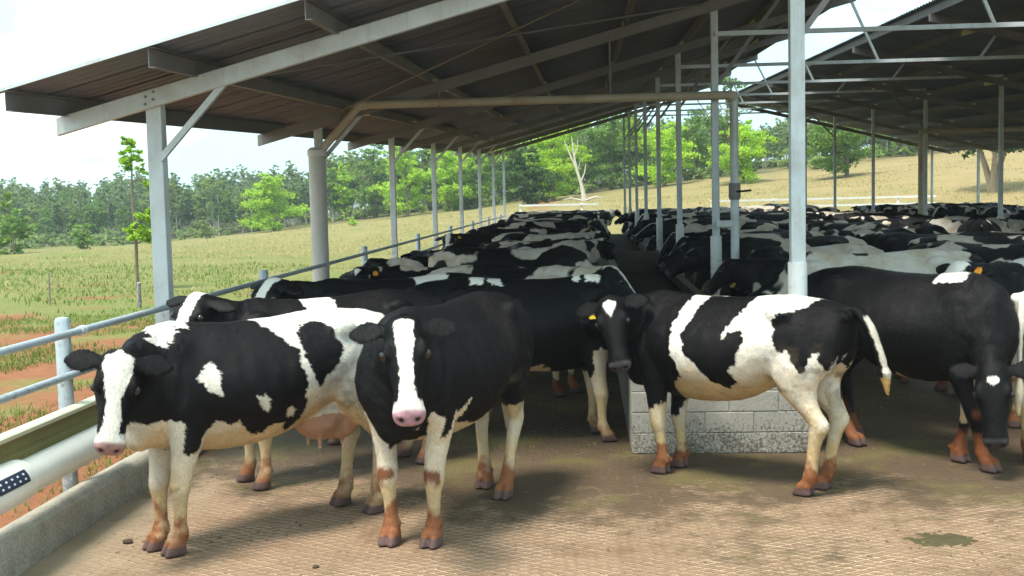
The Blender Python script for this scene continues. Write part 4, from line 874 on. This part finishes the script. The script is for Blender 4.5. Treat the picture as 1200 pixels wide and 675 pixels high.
def hair_mesh(me, pose, seed):
    """short lying hair: one small blade per spot of hide, coloured like the hide under it"""
    rng = np.random.default_rng(seed); n = len(me.vertices); p = np.zeros(n*3, np.float32); me.vertices.foreach_get('co', p); p = p.reshape(-1, 3).astype(float)
    nr = np.zeros(n*3, np.float32); me.vertices.foreach_get('normal', nr); nr = nr.reshape(-1, 3).astype(float); c = np.zeros(n*4, np.float32); me.color_attributes['coat'].data.foreach_get('color', c); c = c.reshape(-1, 4)
    P, ax, up, side = head_frame(pose); q = p-P; hd = np.linalg.norm(q-ax*.22, axis=1)
    flow = np.array([-.8, 0, -.55])[None]+np.zeros((n, 1)); k = np.clip((.40-hd)/.1, 0, 1)[:, None]; flow = flow*(1-k)+ax*k; lg = np.clip((.75-p[:, 2])/.15, 0, 1)[:, None]; flow = flow*(1-lg)+np.array([-.1, 0, -1.0])*lg
    flow = flow+(fbm(p*6, 3)[:, None]-.5)*.9*np.array([0, .3, 1.0])+rng.normal(size=(n, 3))*.22
    d = flow-nr*(flow*nr).sum(1)[:, None]; d /= np.linalg.norm(d, axis=1)[:, None]+1e-9; s = np.cross(nr, d)
    t = q@ax/HEAD_L; ok = (p[:, 2] > .085) & ~((t > .86) & (hd < .45) & (np.abs(q@side) < .12)) & ~((p[:, 2] < .76) & (np.hypot(p[:, 0]+.5, p[:, 1]) < .26) & (c[:, 0] > .2))
    for e in (1, -1): ok &= np.linalg.norm(p-eye_pos(pose, e), axis=1) > .034
    reps = 2; i = np.tile(np.where(ok)[0], reps); m = len(i); r = p[i]+d[i]*rng.uniform(-.006, .006, (m, 1))+s[i]*rng.uniform(-.006, .006, (m, 1)); ln = rng.uniform(.010, .022, (m, 1)); w = rng.uniform(.0012, .0026, (m, 1))
    v = np.stack([r-s[i]*w-nr[i]*.001, r+s[i]*w-nr[i]*.001, r+d[i]*ln+nr[i]*ln*rng.uniform(.10, .34, (m, 1))], 1).reshape(-1, 3)
    h = np_mesh('hair_coat', v, np.arange(m*3).reshape(-1, 3), HIDE); cc = c[i].copy(); cc[:, :3] *= rng.uniform(.7, 1.25, (m, 1)); at = h.color_attributes.new('coat', 'FLOAT_COLOR', 'POINT'); at.data.foreach_set('color', np.repeat(np.clip(cc, 0, 1), 3, 0).astype(np.float32).ravel())
    return h
def to_local(pt, org, fwd, s):
    d = np.asarray(pt, float)-np.array([org[0], org[1], 0]); f = unit((fwd[0], fwd[1])); 
    return np.array([(d[0]*f[0]+d[1]*f[1])/s, (-d[0]*f[1]+d[1]*f[0])/s, d[2]/s])
# ------------------------------------------------------------------ the cows in front
def yaw_of(f): return math.atan2(f[1], f[0])
def hero(name, label, org, fwd, s, pose, coat, tagside=0, tagme=None, voxel=.0105, group='cows standing in front of the herd'):
    me = make_cow(pose, coat, voxel); o = mobj('cow', me, None, (org[0], org[1], 0), (0, 0, yaw_of(fwd)), (s, s, s)); tag(o, label, 'cow', group); cow_parts(o, pose, True, tagside, tagme)
    if voxel < .0145: mobj('hair_coat', hair_mesh(me, pose, int(org[0]*100) % 97), o)
    return o
def legs_white(zc=.62, top=.5):
    return lambda x, y, z, w: np.where(z < zc, True, w)
def belly_white(x0, x1, zc): return lambda x, y, z, w: np.where((x > x0) & (x < x1) & (z < zc), True, w)
def flank_dirt(p, c, dn):
    k_ = np.exp(-(((p[:, 0]+.62)/.26)**2+((p[:, 2]-.98)/.24)**2))*np.clip(fbm(p*22, 6)*3-1.1, 0, 1)*(c.sum(1) > .5); return c*(1-k_[:, None]*.6)+np.array((.22, .17, .11))*k_[:, None]*.6
C1 = [('b', [(1.3, 1.6), (.56, 1.5), (.14, 1.55), (.02, 1.36), (-.10, 1.27), (-.17, 1.20), (-.16, 1.13), (-.2, .99), (-.19, .8), (-.15, .7), (-.08, .67), (-.05, .74), (.04, .74), (.09, .7), (.17, .71), (.24, .77), (.28, .82), (.34, .79), (.42, .84), (.46, .79), (.53, .66), (.59, .61), (.66, .70), (.72, .80), (.78, .84), (1.3, .84)]),
      ('w', [(.8, 1.33), (.73, 1.4), (.66, 1.52), (.46, 1.52), (.49, 1.37), (.58, 1.38), (.63, 1.32), (.72, 1.29)]), ('w', [(.43, 1.2), (.39, 1.11), (.4, .97), (.47, 1.02), (.53, 1.09), (.48, 1.14)]),
      ('w', [(.19, .95), (.12, .97), (.09, .92), (.1, .84), (.15, .89)]), ('w', [(-.05, .84), (-.1, .84), (-.11, .79), (-.07, .78)]),
      ('b', [(-.19, 1.31), (-.26, 1.345), (-.34, 1.365), (-.43, 1.33), (-.5, 1.22), (-.47, 1.11), (-.35, 1.02), (-.29, .96), (-.23, 1.04), (-.2, 1.18), (-.18, 1.26)]), ('b', [(.50, .62), (.46, .62), (.50, .40), (.54, .42)])]
C1R = [C1[0], ('w', [(.2, 1.2), (0, 1.25), (0, .9), (.15, .95)]), C1[-2], ('w', [(.8, 1.33), (.7, 1.52), (.48, 1.52), (.55, 1.3)])]
hero('cow', 'piebald cow with broad white blaze and pink udder standing nearest the left kerb', (-2.16, 7.56), (-.72, -.693), 1.0,
     {'poll': (1.045, .375, 1.30), 'muzzle': (1.15, .44, .83), 'face_up': (.42, .9, .12), 'ear': (.10, .0), 'feet': ((.02, -.06), (.05, .07), (-.03, -.02), (.02, -.02)), 'tail': .2},
     {'base': 'white', 'left': C1, 'right': C1R, 'blaze': [(-.1, .0), (-.03, .03), (.0, .08), (.1, .085), (.3, .062), (.5, .040), (.7, .045), (.85, .06), (1.1, .07)], 'white_muzzle': True, 'muzzle': (.30, .17, .16), 'udder': .9, 'seed': 3, 'dirt': .95,
      'front': lambda x, y, z, w: np.where(z > .86, w & (z < 1.52), True), 'knee': .8, 'mud': .75, 'spots': [flank_dirt]})
# the cow facing the lens: black, white chest, legs and belly line
def c2rule(x, y, z, w):
    w = np.where((z < .66+.10*np.clip(x, -1, .3)) & (x < .40) & (x > -.6), True, w); w = np.where((z < .66) & (x <= -.5), True, w); w = np.where(inpoly(x, z, [(.35, .86), (.42, .72), (.14, .68), (.1, .5), (.7, .5), (.62, .66), (.52, .79)]) & (y > 0), True, w)
    return np.where((z < .60) & (x > .4), True, w)
def dusty(p, c, dn):
    k_ = np.exp(-(((p[:, 0]+.30)/.10)**2+((p[:, 2]-1.18)/.16)**2))*(p[:, 1] > .1)*np.clip(vnoise(p*70, 5)*2.2-.9, 0, 1); return c*(1-k_[:, None]*.5)+np.array((.13, .09, .06))*k_[:, None]*.5
hero('cow', 'black cow with white blaze facing the camera with muddy red feet', (-.93, 7.81), (-.304, -.953), 1.04,
     {'poll': (1.215, .30, 1.425), 'muzzle': (1.40, .41, .955), 'face_up': (.85, .42, .1), 'ear': (.18, .05), 'feet': ((-.05, -.04), (-.01, .035), (.16, -.05), (-.08, .05)), 'fat': 1.07, 'udder': False},
     {'base': 'black', 'rules': [c2rule], 'front': lambda x, y, z, w: np.where(z < .66-.05*np.exp(-(y/.07)**2)+.16*np.exp(-((np.abs(y)-.21)/.07)**2), True, w), 'blaze': [(-.02, .0), (.0, .055), (.2, .052), (.4, .035), (.6, .033), (.8, .05), (.9, .08), (1.1, .09)], 'white_muzzle': True, 'muzzle': (.36, .20, .23), 'seed': 8, 'mud': 1.15, 'knee': 1.25, 'spots': [dusty], 'udder': .0})
# the piebald cow in front of the trough
C3 = [('b', [(1.3, 1.6), (.27, 1.55), (.26, 1.4), (.31, 1.21), (.3, 1.02), (.22, .81), (.27, .78), (.32, .72), (.36, .60), (.52, .56), (.60, .50), (.70, .58), (1.3, .58)]),
      ('b', [(.11, 1.5), (-.3, 1.55), (-.26, 1.38), (-.2, 1.24), (-.13, 1.16), (-.13, 1.12), (-.19, 1.17), (-.28, 1.16), (-.29, 1.07), (-.24, .94), (-.19, .91), (-.22, .78), (-.15, .75), (-.02, .8), (.08, .93), (.17, 1.02), (.2, 1.11), (.16, 1.29)]),
      ('b', [(-.5, 1.27), (-.53, 1.31), (-.7, 1.34), (-.83, 1.46), (-.99, 1.56), (-1.3, 1.5), (-1.2, .2), (-1.02, .72), (-.97, 1.02), (-.88, .9), (-.86, 1.04), (-.82, 1.06), (-.76, .9), (-.71, .92), (-.65, 1.04), (-.57, 1.04), (-.51, 1.14)])]
C3R = [C3[0], ('b', [(0, 1.5), (-.4, 1.55), (-.4, .9), (0, .85)]), ('b', [(.7, .8), (.4, .8), (.5, .42), (.7, .42)]), C3[2]]
def c3tail(p, c, dn):
    qq = np.clip((1.356-p[:, 2])/.60*.9+.1, 0, 1); yc = -.12*.35*qq**2; xc = -1.025-.22*np.sin(qq*np.pi/2)**1.1+.03*qq; on = (np.hypot(p[:, 0]-xc, p[:, 1]-yc) < .085) & (p[:, 2] < 1.30) & (p[:, 0] < -1.05)
    edge = on & (p[:, 0]-xc+.5*(p[:, 1]-yc) < .004*np.sin(p[:, 2]*70)+.004); sw = on & (p[:, 2] < .87+.05*(dn-.5))
    c = np.where(edge[:, None], np.array((.58, .53, .44)), c); return np.where(sw[:, None], np.array((.58, .38, .14)), c)
hero('cow', 'white and black patched cow side-on before the trough with head turned back', (1.03, 8.88), (-.80, .60), .985,
     {'poll': (.735, .50, 1.39), 'muzzle': (.60, .58, .95), 'face_up': (-.45, .88, .12), 'ear': (.22, .0), 'feet': ((-.10, -.04), (-.10, .03), (.07, -.05), (.05, .05)), 'tail': -.12, 'tail_back': .22, 'tail_len': .60, 'tail_r': 1.55, 'udder': False, 'neck_lift': .05},
     {'base': 'white', 'left': C3, 'right': C3R, 'blaze': [(.02, .0), (.06, .055), (.12, .05), (.24, .012), (.27, 0), (1, 0)], 'muzzle': (.06, .055, .062), 'seed': 14, 'dirt': 1.0, 'mud': 1.0, 'knee': .25, 'udder': 0, 'spots': [c3tail]})
# the black cow nosing the floor at the right
def c4rule(x, y, z, w):
    w = np.where((z < .66) & (z > .30) & (x > .3) & (y > -.02), True, w); w = np.where((z < .60+.05*np.sin(x*14)) & (x < .1) & (x > -.55), True, w); return np.where((z > 1.36) & (x > .35) & (x < .62) & (y < 0), True, w)
hero('cow', 'big black cow at right with lowered head and a white forehead spot', (2.56, 9.74), (.55, -.83), 1.05,
     {'poll': (.98, -.26, .80), 'muzzle': (1.05, -.31, .29), 'face_up': (.55, -.75, .25), 'ear': (.2, .1), 'neck_lift': -.12, 'feet': ((-.18, -.10), (.16, .14), (.05, 0), (.36, .05)), 'fat': 1.04, 'udder': False},
     {'base': 'black', 'rules': [c4rule], 'blaze': [(.10, 0), (.13, .035), (.19, .035), (.22, 0)], 'muzzle': (.05, .045, .05), 'seed': 19, 'mud': 1.1, 'knee': .6, 'udder': 0}, voxel=.0135)
# black cow behind, reaching to the trough, ear tag showing
def c5rule(x, y, z, w):
    w = np.where((z < .80) & (x > .55), True, w); w = np.where((z < .56), True, w); w = np.where((z < .66) & (x < .2) & (x > -.6), True, w); return np.where((z > 1.36) & (((x > .42) & (x < .66)) | ((x > -.5) & (x < -.2))) & (np.abs(np.sin(x*19)) > .4), True, w)
hero('cow', 'black cow with yellow ear tag standing behind the blazed cow with tan forelegs', (-.55, 10.42), (.97, .10), 1.02,
     {'poll': (.62, -.46, 1.22), 'muzzle': (.90, -.62, .84), 'face_up': (.5, -.4, .6), 'ear': (.2, -.1), 'neck_lift': -.05, 'feet': ((.0, .02), (.05, -.03), (.02, 0), (-.05, 0))},
     {'base': 'black', 'rules': [c5rule], 'seed': 25, 'mud': .7, 'knee': .5, 'dirt': .95, 'udder': .5}, tagside=-1, voxel=.0135)
# cows behind the first, heads over the left rail
def c6rule(x, y, z, w):
    w = np.where(z < .60, True, w); return np.where(inpoly(x, z, [(.25, 1.6), (.0, 1.6), (-.05, 1.2), (.1, 1.0), (.2, 1.25)]), True, w)
hero('cow', 'black cow with white blaze looking over the left rail behind the kerb cow', (-2.05, 9.18), (-.80, -.60), 1.0,
     {'poll': (1.05, .10, 1.50), 'muzzle': (1.32, .26, 1.12), 'face_up': (.6, .5, .5), 'ear': (.15, .0)},
     {'base': 'black', 'rules': [c6rule], 'front': lambda x, y, z, w: np.where(z < .7, True, w), 'blaze': [(-.1, .05), (.3, .05), (.6, .045), (1.1, .05)], 'seed': 33, 'mud': .8}, voxel=.016)
hero('cow', 'black cow with pale-striped face, second along the left rail', (-1.75, 10.75), (-.88, -.47), 1.02,
     {'poll': (1.10, .05, 1.46), 'muzzle': (1.40, .22, 1.10), 'face_up': (.6, .5, .6), 'ear': (.15, .0)},
     {'base': 'black', 'rules': [lambda x, y, z, w: np.where((z < .6) | inpoly(x, z, [(-.2, 1.6), (-.5, 1.6), (-.45, 1.15), (-.25, 1.05), (-.15, 1.3)]), True, w)], 'blaze': [(-.1, .06), (.3, .05), (.6, .045), (1.1, .05)], 'seed': 41, 'mud': .8}, voxel=.016)
hero('cow', 'cream-rumped cow cut by the right edge of the picture, tail hanging', (4.16, 9.42), (.93, .36), 1.0,
     {'poll': (1.25, .0, 1.35), 'muzzle': (1.55, 0, 1.0), 'tail': .1},
     {'base': 'white', 'left': [('b', [(.5, 1.6), (-.3, 1.6), (-.4, 1.0), (.4, .8)])], 'right': [('b', [(.5, 1.6), (-.3, 1.6), (-.4, 1.0), (.4, .8)])], 'seed': 51, 'dirt': 1.0}, voxel=.016)
hero('cow', 'white-faced cow standing behind the big black cow at the right edge', (3.98, 11.35), (-.55, -.83), 1.03,
     {'poll': (1.15, -.18, 1.45), 'muzzle': (1.38, -.30, 1.04), 'face_up': (.7, -.3, .4), 'ear': (.2, .1)},
     {'base': 'black', 'rules': [lambda x, y, z, w: np.where((z < .8) | inpoly(x, z, [(.2, 1.6), (-.3, 1.6), (-.2, 1.1), (.1, 1.2)]), True, w)], 'blaze': [(-.1, .09), (.5, .07), (1.1, .09)], 'white_muzzle': True, 'muzzle': (.3, .18, .17), 'seed': 57}, tagside=1, tagme=TAG_O, voxel=.016)

hero('cow', 'cow seen from behind with cream rump and white tail beside the trough wall', (-.95, 17.75), (-.12, .99), 1.0,
     {'poll': (1.2, .1, 1.35), 'muzzle': (1.45, .2, .95), 'tail': .35},
     {'base': 'black', 'rules': [lambda x, y, z, w: np.where((x < -.62) | (z < .6), True, w)], 'spots': [lambda p, c, dn: np.where(((p[:, 0] < -.8) & (p[:, 2] > .85) & (p[:, 1] > .02) & (p[:, 1] < .14))[:, None], np.array((.34, .17, .06)), c)], 'seed': 71}, voxel=.016, group='cows packed in the left pen')
# ------------------------------------------------------------------ the herd: a few builds, each animal with its own coat
BLZ = [(-.1, .05), (.3, .045), (.6, .03), (.85, .05), (1.1, .05)]
HP = {'ahead': {'poll': (1.22, .03, 1.42), 'muzzle': (1.52, .08, 1.02)}, 'down': {'poll': (1.20, .02, 1.02), 'muzzle': (1.42, .05, .58), 'face_up': (.8, 0, .5), 'neck_lift': -.08}, 'left': {'poll': (1.02, .42, 1.44), 'muzzle': (1.10, .74, 1.06), 'face_up': (.2, .7, .5)},
      'right': {'poll': (1.06, -.36, 1.40), 'muzzle': (1.22, -.66, 1.04), 'face_up': (.2, -.7, .5)}, 'level': {'poll': (1.28, 0, 1.30), 'muzzle': (1.68, -.05, 1.02), 'face_up': (.3, 0, 1)}}
HM = {}
for i, (kname, ps) in enumerate(HP.items()):
    ps = dict(ps); ps['feet'] = tuple((random.uniform(-.12, .12), random.uniform(-.02, .02)) for _ in range(4)); ps['tail'] = random.uniform(-.4, .4)
    HP[kname] = ps
    for b in (0, 1): HM[kname, b] = make_cow(ps, {'procedural': True, 'seed': 60+i*3+b, 'blaze': BLZ if b == 0 else [(.06, 0), (.1, .04), (.25, .01), (.3, 0), (1, 0)], 'mud': .8}, .021)
ORD = ['first', 'second', 'third', 'fourth', 'fifth', 'sixth', 'seventh', 'eighth', 'ninth', 'tenth', 'eleventh', 'twelfth', 'thirteenth', 'fourteenth', 'fifteenth', 'sixteenth', 'seventeenth', 'eighteenth', 'nineteenth', 'twentieth', 'twenty-first', 'twenty-second', 'twenty-third', 'twenty-fourth', 'twenty-fifth', 'twenty-sixth', 'twenty-seventh', 'twenty-eighth', 'twenty-ninth', 'thirtieth', 'thirty-first', 'thirty-second', 'thirty-third', 'thirty-fourth', 'thirty-fifth', 'thirty-sixth', 'thirty-seventh', 'thirty-eighth', 'thirty-ninth', 'fortieth']+['forty-'+w_ for w_ in ('first', 'second', 'third', 'fourth', 'fifth', 'sixth', 'seventh', 'eighth', 'ninth')]+['fiftieth']+['fifty-'+w_ for w_ in ('first', 'second', 'third', 'fourth', 'fifth')]
hr = random.Random(11)
def herd_cow(x, y, ang, kname, label, group, tagp=.25):
    b = 0 if hr.random() < .55 else 1; s = hr.uniform(.90, 1.08); o = mobj('cow', HM[kname, b], None, (x, y, 0), (0, 0, ang), (s, s*hr.uniform(.96, 1.06), s)); tag(o, label, 'cow', group)
    if y < 30: cow_parts(o, HP[kname], y < 20, hr.choice((1, -1)) if hr.random() < tagp else 0, hr.choice((TAG_ME, TAG_O)))
    return o
HALF = math.pi
y = 12.15; i = 0
while y < 51.5:                                             # left pen: side by side, most nosing the left rail
    if 16.4 < y < 18.9: y = 19.0
    to_rail = (i % 2 == 0) if hr.random() < .7 else (hr.random() < .5); a = (HALF+hr.uniform(.05, .5)) if to_rail else hr.uniform(-.45, .35)
    kn = hr.choice(('ahead', 'left', 'level', 'right', 'down')); x = -1.72+hr.uniform(-.15, .2) if to_rail else -.80+hr.uniform(-.25, .1)
    if not to_rail and kn in ('level',): kn = 'down'
    herd_cow(x, y, a, kn, f"cow facing the {'left rail' if to_rail else 'trough'}, {ORD[i+2]} back in the left-hand pen", 'cows packed in the left pen'); y += hr.uniform(.82, 1.06); i += 1
y = 12.5; i = 0
while y < 51.5:                                             # right pen: heads in the trough
    a = HALF+hr.uniform(-.35, .35); kn = hr.choice(('down', 'level', 'down', 'ahead')); x = 2.86+hr.uniform(-.05, .3)
    herd_cow(x, y, a, kn, f"cow with its head to the trough, {ORD[i]} back along the trough's right side", 'cows feeding on the right of the trough'); y += hr.uniform(1.0, 1.25); i += 1
for ci, (x0, ya, step, nm) in enumerate(((5.35, 15.6, 1.5, 'the second line right of the trough'), (7.75, 21.6, 1.6, 'the third line right of the trough'), (12.3, 34.5, 1.6, 'the line beyond the right-hand posts'), (14.3, 40.5, 1.7, 'the farthest right line'))):
    y = ya; i = 0
    while y < 52:
        a = hr.choice((0, HALF, HALF*.25, HALF*1.2, -.4, HALF*.8))+hr.uniform(-.35, .35); kn = hr.choice(('ahead', 'left', 'right', 'level', 'down'))
        herd_cow(x0+hr.uniform(-.3, .3), y, a, kn, f"cow standing {ORD[i]} back in {nm}", 'cows crowded in the right pens'); y += step*hr.uniform(.75, 1.05); i += 1
for i, (x, y, a) in enumerate(((-.9, 54.4, 3.0), (.3, 55.6, .2), (4.6, 55.2, 2.6), (6.4, 54.6, .4), (9.0, 55.4, 3.3))):
    herd_cow(x, y, a, 'ahead' if i % 2 else 'level', f"sunlit cow in the open beyond the shed, {ORD[i]} from the left", 'sunlit cows beyond the shed')
# ------------------------------------------------------------------ dung on the floor
dn_ = NT('dung'); dP = dn_.n('NewGeometry').outputs['Position']; dq = dn_.noise(dP, 18, 5, .7); dn_.bump(dq, .8, .02); DUNG = dn_.set(dn_.mix(dq, (.035, .030, .012), (.10, .080, .034)), .7, 0, .3)
DCLOD = weathered('dry clod', (.07, .045, .028), (.03, .02, .014), .9, 0, 9, .5)
dm_ = MB(); dr = random.Random(4)
for _ in range(90):
    a_, q_ = dr.uniform(0, 6.28), dr.uniform(0, 1)**.6; cx_, cy_, r_ = math.cos(a_)*q_*.21, math.sin(a_)*q_*.15, dr.uniform(.02, .075)*(1.3-q_*.95); k0 = len(dm_.v)
    ring_ = [(cx_+math.cos(t_)*r_*dr.uniform(.7, 1.3), cy_+math.sin(t_)*r_*dr.uniform(.7, 1.3), -.001) for t_ in np.arange(8)*math.pi/4]; tp_ = [(cx_+(p_[0]-cx_)*.6, cy_+(p_[1]-cy_)*.6, r_*dr.uniform(.06, .14)) for p_ in ring_]
    dm_.add(ring_+tp_, [(k_, (k_+1) % 8, (k_+1) % 8+8, k_+8) for k_ in range(8)]+[tuple(range(8, 16))])
tag(dm_.build('dung_pat', DUNG, None, True, loc=(2.12, 7.28, 0)), 'flat greenish dung pat near the lower right corner', 'dung')
for i, (x, y, s) in enumerate(((-2.95, 7.3, .026), (-1.62, 6.78, .016))):
    me = lump(1, 70+i, .7, 2, .4); me.materials.append(DCLOD); tag(mobj('dirt_clod', me, None, (x, y, s*.45), (0, 0, i), (s*1.3, s, s)), ['dark dirt clod lying beside the kerb cow near its front feet', 'small dark clod on the grooved floor below the kerb cow', 'tiny clod on the floor at lower centre', 'tiny clod in front of the kerb cow'][i], 'clod')

# trodden dung and litter: countless small lumps, thickest where the animals stand
lr = np.random.default_rng(77); nl_ = 3400; lx_ = lr.uniform(-3.2, 4.6, nl_*3); ly_ = 6.6+lr.uniform(0, 1, nl_*3)**.8*6.0
keep = fbm(np.stack([lx_*1.1, ly_*1.6, 0*lx_], 1), 91, 4)+.22*np.clip((ly_-7.6)/2.2, -.6, 1)+.07*np.clip((lx_+1.8)/2.5, -1, .6)+lr.uniform(-.10, .10, nl_*3) > .56
lx_, ly_ = lx_[keep][:nl_], ly_[keep][:nl_]; m_ = len(lx_); rr_ = .004+.017*lr.uniform(0, 1, m_)**2.5; ang = lr.uniform(0, 6.28, m_)
th_ = np.arange(6)*np.pi/3; ring = np.stack([np.cos(th_), np.sin(th_)], 1)
R6 = ring[None]*(lr.uniform(.6, 1.4, (m_, 6, 1))); asp = lr.uniform(.5, 1.0, (m_, 1)); rx_ = R6[:, :, 0]*np.cos(ang)[:, None]-R6[:, :, 1]*np.sin(ang)[:, None]*asp; ry_ = R6[:, :, 0]*np.sin(ang)[:, None]+R6[:, :, 1]*np.cos(ang)[:, None]*asp
base_ = np.stack([lx_[:, None]+rx_*rr_[:, None], ly_[:, None]+ry_*rr_[:, None], np.full((m_, 6), .0)], -1); top_ = np.stack([lx_[:, None]+rx_*rr_[:, None]*.55, ly_[:, None]+ry_*rr_[:, None]*.55, rr_[:, None]*lr.uniform(.25, .6, (m_, 6))], -1)
lv = np.concatenate([base_, top_], 1).reshape(-1, 3); o_ = np.arange(m_)[:, None]*12
lf = np.concatenate([o_+np.array([[k_, (k_+1) % 6, (k_+1) % 6+6, k_+6]]) for k_ in range(6)]+[o_+np.array([[6, 7, 8, 9]]), o_+np.array([[9, 10, 11, 6]])])
LIT = weathered('floor litter', (.12, .08, .045), (.05, .034, .02), .9, 0, 2.5, .8)
tag(mobj('floor_litter', np_mesh('floor_litter', lv, lf, LIT, True)), 'trodden dung crumbs scattered over the yard floor', 'dung', kind='stuff')

# ------------------------------------------------------------------ thin haze over the whole place
hb = MB(); hb.box(-720, 720, -80, 1220, -16, 24); hm = bpy.data.materials.new('haze'); hm.use_nodes = True; hn = hm.node_tree; hn.nodes.clear()
ho = hn.nodes.new('ShaderNodeOutputMaterial'); pv = hn.nodes.new('ShaderNodeVolumePrincipled'); pv.inputs['Color'].default_value = (.82, .92, 1, 1); pv.inputs['Density'].default_value = .00055
hn.links.new(pv.outputs[0], ho.inputs['Volume']); tag(hb.build('haze', hm), 'thin pale haze in the air', 'haze', kind='stuff')
